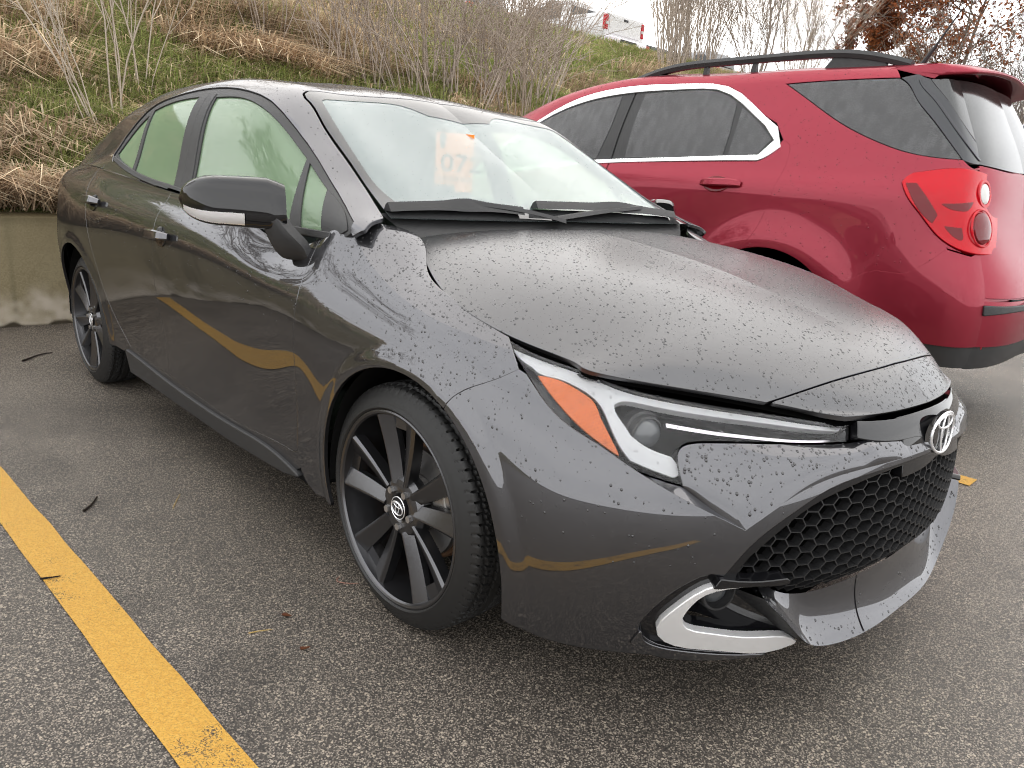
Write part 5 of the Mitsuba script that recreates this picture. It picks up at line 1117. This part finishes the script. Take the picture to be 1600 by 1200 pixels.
SHRUBS += [
 ('bare_tree', on_(-10.3, 17.6), 5.2, 2, .10, 560, 'slender leafless tree between the tall shrubs and the brown leaved oak', 'tree', dict(mat='bark_dark', r=.035, kids=(6, 9), ang=.55, minr=.006, lean=(.0, .08))),
 ('bare_shrub', on_(-10.3, 19.6), 4.6, 26, .34, 561, 'broad leafless shrub with fine twigs left of the brown leaved oak', 'shrub', dict(mat='bark', r=.016, kids=(5, 8), ang=.35, minr=.0042)),
 ('bare_shrub', on_(-11.6, 19.3), 3.6, 18, .34, 562, 'leafless shrub with fine twigs just behind the roof rail of the red suv', 'shrub', dict(mat='bark', r=.015, kids=(5, 8), ang=.35, minr=.0042)),
 ('bare_shrub', on_(-8.2, 22.5), 3.4, 20, .40, 563, 'low pale leafless shrub right of the brown leaved oak', 'shrub', dict(mat='bark', r=.013, kids=(5, 8), ang=.4, minr=.0042)),
 ('bare_shrub', on_(-5.0, 19.6), 4.2, 24, .45, 564, 'brownish leafless bush at the right edge behind the red suv', 'shrub', dict(mat='bark_dark', r=.014, kids=(5, 8), ang=.45, minr=.0045)),
 ('bare_shrub', on_(-5.6, 22.0), 4.2, 24, .45, 565, 'brown twiggy bush at the far right behind the spoiler of the red suv', 'shrub', dict(mat='bark_dark', r=.014, kids=(5, 8), ang=.45, minr=.0045)),
 ('bare_tree', (-9.0, -5.6, .8), 6.0, 3, .25, 570, 'leafless tree left of the slope mirrored in the side windows of the grey hatchback', 'tree', dict(mat='bark_dark', r=.07, kids=(9, 12), depth=3, ang=.7, minr=.008))]
LEAFY = [(('brown_oak', on_(-10.2, 23.2), 4.4, 601, 'small tree with a round crown of dead orange brown leaves above the roof rail', lambda e: np.linalg.norm((e - [0.1, 0, 3.05]) * [1, 1, 1.2], axis=1) < 1.15, 9000, .058, (7, 10)), dict(zlo=.30, r=.06, ang=.75)),
         (('brown_larch', on_(-7.0, 22.0), 6.6, 602, 'tall tree with rusty brown hanging foliage behind the antenna of the red suv', lambda e: (np.hypot(e[:, 0], e[:, 1]) < 2.0) & (e[:, 2] > 1.2), 15000, .055, (10, 14)), dict(zlo=.22, r=.065, lean=(-.03, .08), ang=.95))]
TWIGS = [([(-3.195, -1.047, 0), (-3.25, -.98, .004), (-3.30, -.93, .002), (-3.324, -.875, 0)], .0055, 'dead_twig', 'thin dark twig lying on the asphalt in front of the concrete wall', 'twig'),
         ([(-1.099, -1.295, 0), (-1.13, -1.262, .003), (-1.16, -1.245, .002), (-1.193, -1.228, 0)], .0040, 'dead_twig', 'short bent black twig on the asphalt beside the yellow line', 'twig'),
         ([(-.712, -1.50, .004), (-.70, -1.478, .006), (-.698, -1.455, .004)], .0030, 'dead_twig', 'tiny dark twig lying across the edge of the yellow line', 'twig'),
         ([(-.159, -1.166, 0), (-.150, -1.138, .001), (-.141, -1.113, 0)], .0013, 'pale_needle', 'fallen yellow pine needle on the asphalt left of the front wheel', 'needle'),
         ([(-.27, -.845, 0), (-.25, -.862, .001), (-.225, -.845, .001), (-.205, -.821, 0)], .0012, 'pink_needle', 'thin reddish stalk on the asphalt beside the front wheel', 'needle'),
         ([(-.971, -1.059, 0), (-1.02, -1.03, .001), (-1.074, -.997, 0)], .0013, 'pale_needle', 'fallen yellow needle on the asphalt below the front door', 'needle')]
M['pale_needle'] = diffuse((.42, .28, .09)); M['pink_needle'] = diffuse((.40, .20, .15))
LEAVES = [(-.172, -1.058, .013, .5, 'curled reddish brown leaf scrap on the asphalt near the front wheel'), (-.016, -1.09, .012, 1.2, 'flat dark brown leaf scrap on the asphalt in the foreground'), (.32, -1.40, .006, .2, 'tiny brown leaf scrap lying on the yellow line')]
# ------------------------------------------------------------------ the ground: lot, painted lines, wall, grass slope and the upper lot
def quad_sheet(pts, n=1):
    p = np.asarray(pts, float); return trimesh.Trimesh(p, [(0, 1, 2), (0, 2, 3)], process=False)
LOT = 'parking_lot'; USED.add(LOT)
put(LOT, quad_sheet([(-4.14, -60, 0), (90, -60, 0), (90, 90, 0), (-4.14, 90, 0)]), 'asphalt', smooth=False, fresh=False, kind='structure')
def stripe(x0, y0, x1, y1, w, seed, n=90):
    rs = np.random.default_rng(seed); t = np.linspace(0, 1, n); d = np.array([x1 - x0, y1 - y0]); L = np.linalg.norm(d); d /= L; s = np.array([-d[1], d[0]])
    c = np.array([x0, y0]) + np.outer(t * L, d); j = meshkit.noise(np.c_[t * L * 6, 0 * t, 0 * t], seed) - .5; j2 = meshkit.noise(np.c_[t * L * 6, 0 * t + 5, 0 * t], seed) - .5
    a = c + s * (w / 2 + j * .006)[:, None]; b = c - s * (w / 2 + j2 * .006)[:, None]
    v = np.vstack([np.c_[a, np.full(n, .004)], np.c_[b, np.full(n, .004)]]); i = np.arange(n - 1)
    f = np.vstack([np.stack([i, i + n, i + n + 1], 1), np.stack([i, i + n + 1, i + 1], 1)])
    m = trimesh.Trimesh(v, f, process=False)
    if m.face_normals[0][2] < 0: m.invert()
    return m
for k, (x0, y0, x1, y1, w, lab) in enumerate([(-4.05, -1.582, 2.6, -1.302, .112, 'worn yellow stall line on the near side of the grey hatchback'), (-3.9, 1.577, .598, 1.760, .112, 'yellow stall line between the grey hatchback and the red suv')]):
    key = thing('parking_line', lab, 'road marking'); scene[key] = mikit.ply(stripe(x0, y0, x1, y1, w, 3 + k), 'yellow_paint')
WALL = thing('retaining_wall', 'low stained concrete retaining wall at the foot of the grassy slope', 'wall')
wy = np.linspace(-40, 60, 260); prof = [(-4.13, -.05), (-4.13, .30), (-4.134, .672), (-4.146, .690), (-4.36, .692), (-4.37, .3)]
wv = []
for q, (x, z) in enumerate(prof): wv.append(np.c_[x + .004 * (meshkit.noise(np.c_[wy * 2, wy * 0 + q, wy * 0], 5) - .5), wy, z + (.012 if z > .5 else 0) * (meshkit.noise(np.c_[wy * 3, wy * 0, wy * 0 + q], 6) - .5)])
wm = trimesh.Trimesh(np.array(wv).reshape(-1, 3), grid_faces(6, len(wy)), process=False)
if wm.face_normals[:40, 0].mean() < 0: wm.invert()
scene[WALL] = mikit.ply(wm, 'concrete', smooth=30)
CREST_X, CREST_Z = -14.0, 4.80
def hill_z(x, y):
    x, y = np.asarray(x, float), np.asarray(y, float)
    t = np.clip((-4.36 - x) / (-4.36 - CREST_X), 0, 1)
    e = np.clip((y + 7.5) / 5.6, 0, 1); e = .10 + .90 * e * e * (3 - 2 * e)
    base = .66 + (CREST_Z - .66) * (t ** .93 * (1 - .10 * t ** 6) + .10 * t ** 7) * e
    p = np.stack([x, y, 0 * x], -1)
    rough = (meshkit.fbm(p * .45, 3, 8) - .5) * 1.0 + (meshkit.fbm(p * 1.7, 2, 9) - .5) * .28
    w = np.clip(t * 6, 0, 1) * np.clip((1 - t) * 5 + .03, 0, 1)
    return base + rough * w * .8
hx = np.r_[np.linspace(-4.36, -14.6, 80), np.linspace(-15.5, -26, 12), -60, -150, -400]; hy = np.r_[-300, -120, -60, np.linspace(-40, 60, 240), 90, 160, 400]
HX, HY = np.meshgrid(hx, hy, indexing='ij'); hv = np.stack([HX, HY, hill_z(HX, HY)], -1).reshape(-1, 3)
hm = trimesh.Trimesh(hv, grid_faces(len(hx), len(hy)), process=False)
if hm.face_normals[:, 2].mean() < 0: hm.invert()
put('grass_slope', hm, 'soil', smooth=True, kind='structure')
up = quad_sheet([(-300, -1.5, CREST_Z + .02), (-15.2, -1.5, CREST_Z + .02), (-15.2, 400, CREST_Z + .02), (-300, 400, CREST_Z + .02)])
put('upper_parking_lot', up, 'asphalt', smooth=False, kind='structure')
# --- blades of grass
def blades(p, h, w, lean, az, droop, colour, rs):
    """p (n, 3) roots; every blade is a bent ribbon of five vertices"""
    n = len(p); d = np.stack([np.cos(az), np.sin(az), 0 * az], -1); s = np.stack([-np.sin(az + rs.normal(0, .8, n)), np.cos(az), 0 * az], -1); s /= np.linalg.norm(s, axis=1, keepdims=True)
    upv = np.array([0, 0, 1.0])
    m = p + d * (h * lean * .45)[:, None] + upv * (h * .58 * (1 - .3 * lean))[:, None]
    e = p + d * (h * (lean + droop))[:, None] + upv * (h * np.clip(1 - .75 * droop - .25 * lean, -.25, 1))[:, None]
    ww = w[:, None] * s
    V = np.stack([p - ww, p + ww, m - ww * .8, m + ww * .8, e], 1).reshape(-1, 3)
    F = (np.array([(0, 1, 3), (0, 3, 2), (2, 3, 4)])[None] + (np.arange(n) * 5)[:, None, None]).reshape(-1, 3)
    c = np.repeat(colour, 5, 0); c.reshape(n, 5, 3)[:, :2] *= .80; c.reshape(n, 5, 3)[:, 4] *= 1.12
    return V, F, c
def put_blades(key, sets, **lab):
    V, F, Cc, o = [], [], [], 0
    for v, f, c in sets: V.append(v); F.append(f + o); Cc.append(c); o += len(v)
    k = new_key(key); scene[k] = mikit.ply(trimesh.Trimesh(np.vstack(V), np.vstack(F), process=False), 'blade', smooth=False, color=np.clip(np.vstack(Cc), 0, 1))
    tag(k, **lab); return k
rs = np.random.default_rng(77)
def scatter(n, x0, x1, y0, y1, power=1.0):
    x = x0 + (x1 - x0) * rs.random(n) ** power; y = y0 + (y1 - y0) * rs.random(n)
    return np.stack([x, y, hill_z(x, y) - .02], -1)
def patch(p, f, seed): return meshkit.fbm(p * f, 3, seed)
GREEN = np.array([(.22, .275, .085), (.30, .345, .115), (.40, .42, .175), (.25, .27, .11)]); STRAW = np.array([(.62, .48, .33), (.50, .37, .25), (.76, .64, .46), (.36, .26, .18)])
def make_grass(n, x0, x1, y0, y1, hs, ws, thresh):
    p = scatter(n, x0, x1, y0, y1); dry = patch(p, .55, 21) + .35 * (patch(p, 2.3, 22) - .5)
    isdry = rs.random(n) < np.clip((dry - thresh) * 6 + .30, .14, .80)
    out = []
    for flag, pal, hm_, ln in ((False, GREEN, 1.0, .30), (True, STRAW, 1.15, .55)):
        q = p[isdry == flag]; k = len(q)
        if not k: continue
        h = hs * hm_ * (.55 + .9 * rs.random(k)) * (.7 + .6 * patch(q, 1.1, 25)); az = np.where(rs.random(k) < .62, rs.normal(0, .9, k), rs.random(k) * 6.28)
        c = pal[rs.integers(0, len(pal), k)] * (.75 + .5 * rs.random((k, 1))) * (.8 + .4 * patch(q, 1.6, 27))[:, None]
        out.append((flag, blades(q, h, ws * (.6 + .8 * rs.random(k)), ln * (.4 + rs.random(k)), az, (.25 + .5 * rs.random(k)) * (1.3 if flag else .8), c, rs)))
    return out
bands = make_grass(76000, -4.42, -7.2, -3.0, 2.6, .20, .0042, .52) + make_grass(80000, -6.3, -14.2, -3.5, 9.0, .26, .0065, .53) + make_grass(70000, -5.0, -15.0, 7.0, 26.0, .30, .0095, .52) + make_grass(16000, -4.42, -13.0, -14.0, -3.2, .30, .012, .42)
put_blades('green_grass', [b for f, b in bands if not f], label='short green grass growing over the slope behind the wall', category='grass', kind='stuff')
put_blades('dry_grass', [b for f, b in bands if f], label='dry straw coloured grass mixed into the green slope', category='grass', kind='stuff')
# straw tussocks hanging downhill
def tussock(x, y, r, h, n, seed, tone=1.0):
    q = np.random.default_rng(seed); a = q.random(n) * 6.28; d = r * np.sqrt(q.random(n)); px, py = x + d * np.cos(a) * .8, y + d * np.sin(a) * 1.25
    p = np.stack([px, py, hill_z(px, py) - .03], -1); az = np.where(q.random(n) < .75, q.normal(0, .55, n), q.random(n) * 6.28)
    c = STRAW[q.integers(0, 4, n)] * (.7 + .6 * q.random((n, 1))) * tone
    return blades(p, h * (.5 + .7 * q.random(n)), .0048 * (.6 + .8 * q.random(n)) * (1 + r), .5 + .5 * q.random(n), az, .5 + .45 * q.random(n), c, q)
for k, (x, y, r, h, n, tone) in enumerate(TUSSOCKS):
    put_blades('straw_tussock', [tussock(x, y, r, h, n, 300 + k, tone)], label='collapsed straw grass tussock drooping down the green slope', category='grass tussock', group='straw tussocks on the slope')
n = 5200; yy = -3.2 + 4.2 * rs.random(n); p = np.stack([-4.30 - .34 * rs.random(n) ** 1.4, yy, .69 + .10 * rs.random(n)], -1)
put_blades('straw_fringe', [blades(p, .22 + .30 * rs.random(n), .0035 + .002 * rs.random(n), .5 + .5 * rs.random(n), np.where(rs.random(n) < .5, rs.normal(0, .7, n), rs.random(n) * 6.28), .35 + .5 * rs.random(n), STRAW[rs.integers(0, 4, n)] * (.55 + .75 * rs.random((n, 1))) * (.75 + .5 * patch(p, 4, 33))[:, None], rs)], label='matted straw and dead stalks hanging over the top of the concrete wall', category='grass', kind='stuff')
# --- bare shrubs and trees: stems that branch into twigs
def branch(out, p, d, L, r, depth, q, bend=.18, spread=.5, kids=(3, 6), gravity=.0, sides=4, minr=.0016):
    n = max(3, int(4 + L * 2.2)); pts = [p]; dd = d / np.linalg.norm(d)
    for i in range(n):
        dd = dd + q.normal(0, bend, 3) / math.sqrt(n) + np.array([0, 0, gravity]) / n; dd /= np.linalg.norm(dd); pts.append(pts[-1] + dd * L / n)
    pts = np.array(pts); rad = np.linspace(r, max(r * .30, minr), n + 1); out.append((pts, rad, depth))
    if depth <= 0: return
    for k in range(q.integers(*kids)):
        t = .25 + .72 * q.random(); i = int(t * n); a = pts[i] + (pts[min(i + 1, n)] - pts[i]) * (t * n - i); base = pts[min(i + 1, n)] - pts[i]; base /= np.linalg.norm(base)
        side = q.normal(0, 1, 3); side -= base * side.dot(base); side /= np.linalg.norm(side); ang = spread * (.6 + .8 * q.random())
        branch(out, a, base * math.cos(ang) + side * math.sin(ang), L * (.32 + .30 * q.random()) * (1.15 - .5 * t), max(rad[i] * .55, minr), depth - 1, q, bend * 1.2, spread, kids, gravity, sides, minr)
def fast_tubes(br, sides=3):
    V, F, o = [], [], 0
    for pts, rad, dep in br:
        s = 5 if rad[0] > .02 else sides
        m = tube(pts, rad, s, False); V.append(m.vertices); F.append(m.faces + o); o += len(m.vertices)
    return trimesh.Trimesh(np.vstack(V), np.vstack(F), process=False)
def shrub(name, base, h, stems, spread, seed, lab, cat, mat='bark', group=None, depth=2, r=.012, kids=(4, 8), lean=(0, 0), ang=.45, minr=.0022):
    q = np.random.default_rng(seed); k = thing(name, lab, cat, group); lo, hi = [], []
    for i in range(stems):
        a = q.random() * 6.28; s = spread * (q.random() ** .6); d = np.array([math.cos(a) * s + lean[0], math.sin(a) * s + lean[1], 1.0]); b = np.array(base) + [math.cos(a) * .12 * stems ** .4 * spread, math.sin(a) * .12 * stems ** .4 * spread, -.05]
        out = []; branch(out, b, d, h * (.65 + .4 * q.random()), r * (.7 + .6 * q.random()), depth, q, .22, ang, kids, .15, minr=minr)
        lo += [x for x in out if x[2] == depth]; hi += [x for x in out if x[2] < depth]
    put(k + ('__stems' if stems > 1 else '__trunk'), fast_tubes(lo), mat, smooth=True)
    if hi: put(k + '__twigs', fast_tubes(hi), mat, smooth=True, kind='stuff')
    return k, lo, hi
def leaf_cloud(points, n, size, pal, q, spread):
    c = points[q.integers(0, len(points), n)] + q.normal(0, spread, (n, 3)); a = q.normal(0, 1, (n, 3)); a /= np.linalg.norm(a, axis=1, keepdims=True); b = np.cross(a, q.normal(0, 1, (n, 3))); b /= np.linalg.norm(b, axis=1, keepdims=True)
    s = size * (.6 + .8 * q.random((n, 1))); V = np.stack([c - a * s, c + b * s * .45, c + a * s, c - b * s * .45], 1).reshape(-1, 3)
    F = (np.array([(0, 1, 2), (0, 2, 3)])[None] + (np.arange(n) * 4)[:, None, None]).reshape(-1, 3)
    col = pal[q.integers(0, len(pal), n)] * (.6 + .8 * q.random((n, 1))); return V, F, np.repeat(col, 4, 0)
BROWN = np.array([(.30, .105, .045), (.22, .075, .035), (.38, .16, .075), (.16, .06, .03)])
for a in SHRUBS: shrub(*a[:8], **a[8])
def leafy(name, base, h, seed, lab, crown, n, size, kids, lean=(0, 0), depth=3, zlo=.35, r=.10, ang=.6):
    q = np.random.default_rng(seed); k = thing(name, lab, 'tree'); out = []
    branch(out, np.array(base), np.array([lean[0], lean[1], 1.0]), h, r, depth, q, .10, ang, kids, .10, minr=.006)
    put(k + '__trunk', fast_tubes([x for x in out if x[2] >= depth - 1]), 'bark_dark', smooth=True)
    put(k + '__twigs', fast_tubes([x for x in out if x[2] < depth - 1]), 'bark_dark', smooth=True, kind='stuff')
    ends = np.vstack([x[0][1:] for x in out if x[2] <= 1]); ends = ends[(ends[:, 2] > base[2] + h * zlo)]
    keep = crown(ends - np.array(base)); ends = ends[keep] if keep.sum() > 50 else ends
    v, f, c = leaf_cloud(ends, n, size, BROWN, q, .09)
    kk = new_key(k + '__crown'); scene[kk] = mikit.ply(trimesh.Trimesh(v, f, process=False), 'leaf_brown', smooth=False, color=c); tag(kk, kind='stuff')
for a in LEAFY: leafy(*a[0], **a[1])
# --- small litter on the asphalt
def twig(pts, r, mat, lab, cat):
    k = thing('twig' if cat == 'twig' else 'needle', lab, cat); p = np.array([(x, y, r * .8 + z) for x, y, z in pts]); scene[k] = mikit.ply(tube(spline(p, 10), np.linspace(r, r * .5, 10), 6), mat, smooth=40)
for a in TWIGS: twig(*a)
def fallen(x, y, s, rot, lab):
    k = thing('dead_leaf', lab, 'leaf'); a = np.linspace(0, 2 * np.pi, 15)[:-1]; rr = s * (1 + .25 * np.cos(3 * a)) ; ox, oy = rr * np.cos(a), rr * .5 * np.sin(a)
    c, si = math.cos(rot), math.sin(rot); X, Y = x + c * ox - si * oy, y + si * ox + c * oy; z = .005 + .35 * oy ** 2 / s + .08 * s * (np.cos(2 * a) + 1)
    v = np.vstack([[(x, y, .006)], np.c_[X, Y, z]]); i = np.arange(1, 15); f = np.stack([0 * i, i, i % 14 + 1], 1)
    top = v + [0, 0, .0012]; f2 = f + len(v)
    scene[k] = mikit.ply(trimesh.Trimesh(np.vstack([v, top]), np.vstack([f[:, ::-1], f2]), process=False), 'leaf_litter', smooth=40)
for a in LEAVES: fallen(*a)
# ------------------------------------------------------------------ vehicles on the upper lot
def far_vehicle(name, label, at, heading, paint, kind):
    k = thing(name, label, 'truck' if kind == 'pickup' else 'car'); ca, sa = math.cos(heading), math.sin(heading)
    def W(m):
        v = np.asarray(m.vertices); m = m.copy(); m.vertices = np.c_[at[0] + ca * v[:, 0] - sa * v[:, 1], at[1] + sa * v[:, 0] + ca * v[:, 1], at[2] + v[:, 2]]; return m
    def loft(stations):
        """stations: (x, [(y half width, z), ...]) from the bottom up to the middle"""
        rows = []
        for x, h in stations:
            h = np.array(h, float); rows.append(np.vstack([np.c_[np.full(len(h), x), -h[:, 0], h[:, 1]], np.c_[np.full(len(h), x), h[::-1, 0], h[::-1, 1]]]))
        v = np.array(rows); kk = v.shape[1]; f = grid_faces(len(v), kk, True); j = np.arange(1, kk - 1); e = (len(v) - 1) * kk
        f = np.vstack([f, np.stack([0 * j, j, j + 1], 1), np.stack([0 * j + e, e + j + 1, e + j], 1)]); m = trimesh.Trimesh(v.reshape(-1, 3), f, process=False)
        if m.volume < 0: m.invert()
        return m
    hw = .98 if kind == 'pickup' else .90
    if kind == 'pickup':          # x = 0 at the tailgate, nose towards +x
        put(k + '__bed', W(loft([(0.0, [(hw - .06, .62), (hw - .02, .75), (hw, .95), (hw - .01, 1.28), (hw - .05, 1.36), (.0, 1.36)]), (.15, [(hw - .04, .58), (hw, .75), (hw + .02, .95), (hw, 1.30), (hw - .05, 1.38), (.0, 1.38)]), (1.75, [(hw - .04, .55), (hw, .75), (hw + .02, .95), (hw, 1.30), (hw - .05, 1.39), (.0, 1.39)])])), paint, smooth=35)
        put(k + '__cab', W(loft([(1.80, [(hw - .04, .50), (hw, .8), (hw, 1.25), (hw - .06, 1.32), (hw - .20, 1.84), (hw - .30, 1.90), (0, 1.92)]), (2.3, [(hw - .04, .48), (hw, .8), (hw, 1.25), (hw - .06, 1.32), (hw - .20, 1.88), (hw - .30, 1.94), (0, 1.97)]), (3.3, [(hw - .04, .48), (hw, .8), (hw, 1.25), (hw - .06, 1.32), (hw - .20, 1.87), (hw - .30, 1.93), (0, 1.95)]), (4.3, [(hw - .04, .48), (hw, .8), (hw, 1.25), (hw - .06, 1.30), (hw - .14, 1.36), (hw - .28, 1.38), (0, 1.40)]), (5.7, [(hw - .1, .5), (hw - .05, .8), (hw - .06, 1.15), (hw - .12, 1.22), (hw - .2, 1.25), (hw - .3, 1.27), (0, 1.29)])])), paint, smooth=35)
        put(k + '__tailgate', W(cat([box(.03, 1.55, .52, at=(-.012, 0, 1.06), r=.012), box(.02, 1.40, .10, at=(-.024, 0, 1.24), r=.008)])), paint, smooth=30)
        put(k + '__tailgate_handle', W(box(.02, .22, .07, at=(-.035, .0, 1.25), r=.008)), 'black_plastic')
        put(k + '__bumper', W(cat([box(.22, 1.92, .20, at=(-.10, 0, .60), r=.03)])), 'chrome', smooth=30)
        put(k + '__bumper_step', W(box(.10, .80, .10, at=(-.18, 0, .60), r=.01)), 'black_plastic')
        for s in (-1, 1):
            put(k + '__tail_light', W(box(.12, .16, .44, at=(.035, s * (hw - .065), 1.09), r=.03)), 'tail_red', smooth=30)
            put(k + '__tail_light_lens', W(box(.03, .12, .09, at=(-.02, s * (hw - .075), 1.06), r=.01)), 'tail_clear', smooth=30)
            for x0, x1, zt in ((1.98, 2.62, 1.80), (2.74, 3.60, 1.78)):
                y0, y1 = hw - .052, hw - .185; d = .012
                q = np.array([(x0, s * (y0 + d), 1.36), (x1 + (.18 if x1 > 3 else 0), s * (y0 + d), 1.36), (x1 - (.12 if x1 > 3 else 0), s * (y1 + d), zt), (x0 + .04, s * (y1 + d), zt)]); qi = q * [1, .97, 1]
                put(k + '__window', W(trimesh.convex.convex_hull(np.vstack([q, qi]))), 'tint_glass', smooth=False)
        put(k + '__rear_window', W(trimesh.convex.convex_hull(np.array([(1.79, -.66, 1.42), (1.79, .66, 1.42), (1.785, -.6, 1.78), (1.785, .6, 1.78), (1.83, -.6, 1.5), (1.83, .6, 1.7)]))), 'tint_glass', smooth=False)
        ax, wr = (1.12, 4.75), .40
    else:
        L = 4.6
        put(k + '__body', W(loft([(0.0, [(hw - .14, .42), (hw - .06, .65), (hw - .06, .95), (hw - .12, 1.02), (hw - .2, 1.04), (0, 1.05)]), (.18, [(hw - .06, .35), (hw, .65), (hw, .98), (hw - .06, 1.10), (hw - .12, 1.12), (0, 1.14)]), (2.4, [(hw - .05, .30), (hw, .6), (hw + .01, .90), (hw - .05, 1.03), (hw - .1, 1.05), (0, 1.10)]), (3.5, [(hw - .05, .30), (hw, .6), (hw, .86), (hw - .06, .97), (hw - .12, 1.0), (0, 1.05)]), (4.5, [(hw - .15, .35), (hw - .1, .55), (hw - .12, .74), (hw - .2, .80), (hw - .3, .82), (0, .84)])])), paint, smooth=35)
        put(k + '__roof', W(loft([(.22, [(hw - .12, 1.10), (hw - .20, 1.30), (hw - .26, 1.48), (hw - .4, 1.52), (0, 1.54)]), (.55, [(hw - .10, 1.08), (hw - .18, 1.35), (hw - .25, 1.58), (hw - .36, 1.63), (0, 1.66)]), (2.0, [(hw - .10, 1.05), (hw - .18, 1.35), (hw - .25, 1.58), (hw - .36, 1.64), (0, 1.67)]), (2.6, [(hw - .10, 1.04), (hw - .17, 1.25), (hw - .25, 1.46), (hw - .36, 1.52), (0, 1.55)]), (3.4, [(hw - .12, 1.0), (hw - .13, 1.02), (hw - .15, 1.05), (hw - .3, 1.06), (0, 1.08)])])), paint, smooth=35)
        for s in (-1, 1):
            for x0, x1 in ((.50, 1.10), (1.18, 1.95), (2.05, 2.75)):
                q = np.array([(x0, s * (hw - .105), 1.13), (x1, s * (hw - .105), 1.13), (x1 - (.35 if x1 > 2.5 else 0), s * (hw - .215), 1.50 if x1 < 2.5 else 1.42), (x0 + .05, s * (hw - .235), 1.52)]); put(k + '__window', W(trimesh.convex.convex_hull(np.vstack([q, q * [1, .96, 1]]))), 'tint_glass', smooth=False)
            put(k + '__tail_light', W(box(.16, .26, .20, at=(.055, s * (hw - .15), .98), r=.04)), 'tail_red', smooth=30)
        put(k + '__rear_window', W(trimesh.convex.convex_hull(np.array([(.15, -.62, 1.14), (.15, .62, 1.14), (.30, -.55, 1.50), (.30, .55, 1.50), (.3, -.6, 1.16), (.3, .6, 1.16)]))), 'rear_glass', smooth=False)
        put(k + '__bumper', W(box(.14, 1.62, .22, at=(.0, 0, .52), r=.05)), 'grey_plastic', smooth=30)
        ax, wr = (.95, 3.6), .34
    for x in ax:
        for s in (-1, 1):
            wk_ = new_key(k + '__wheel'); c = [x, s * (hw - .10), wr]
            ty = revolve([(.24, -.11), (.30, -.12), (wr, -.08), (wr, .08), (.30, .12), (.24, .11)], 32); rimm = revolve([(.005, -.08), (.10, -.09), (.2, -.07), (.245, -.105)], 32)
            if s > 0: ty.vertices *= [1, -1, 1]; ty.invert(); rimm.vertices *= [1, -1, 1]; rimm.invert()
            for m, nm, mt in ((ty, 'tyre', 'rubber'), (rimm, 'rim', 'rim_silver')):
                m.apply_translation(c); put(f'{wk_}__{nm}', W(m), mt, smooth=40)
            a = np.linspace(0, np.pi, 20); v = np.vstack([np.c_[x + (wr + .09) * np.cos(a), np.full(20, s * (hw + .025)), wr + (wr + .09) * np.sin(a)], [[x, s * (hw + .025), wr]]]); i = np.arange(19); arc = trimesh.Trimesh(np.vstack([v, v - [0, s * .04, 0]]), np.vstack([np.stack([0 * i + 20, i, i + 1], 1), np.stack([0 * i + 41, i + 22, i + 21], 1)]), process=False)
            put(f'{k}__wheel_arch', W(arc), 'void', smooth=False)
    return k
UZ = CREST_Z + .024
HEAD = math.atan2(.738, -.650) + math.radians(50)
far_vehicle('white_pickup', 'white pickup truck with red tail lights parked at the top of the slope', (-15.85, 18.45, UZ), HEAD, 'paint_white', 'pickup')
far_vehicle('silver_crossover', 'silver grey crossover with a round red tail lamp left of the white pickup', (-17.6, 14.3, UZ), HEAD, 'paint_silver', 'suv')
far_vehicle('dark_pickup', 'dark pickup truck half hidden by bare shrubs right of the white pickup', (-16.9, 21.9, UZ - .35), HEAD, 'paint_dark', 'pickup')
far_vehicle('grey_crossover', 'grey crossover behind the tall bare shrubs farthest right on the upper lot', (-15.6, 24.2, UZ - .45), HEAD, 'paint_silver', 'suv')
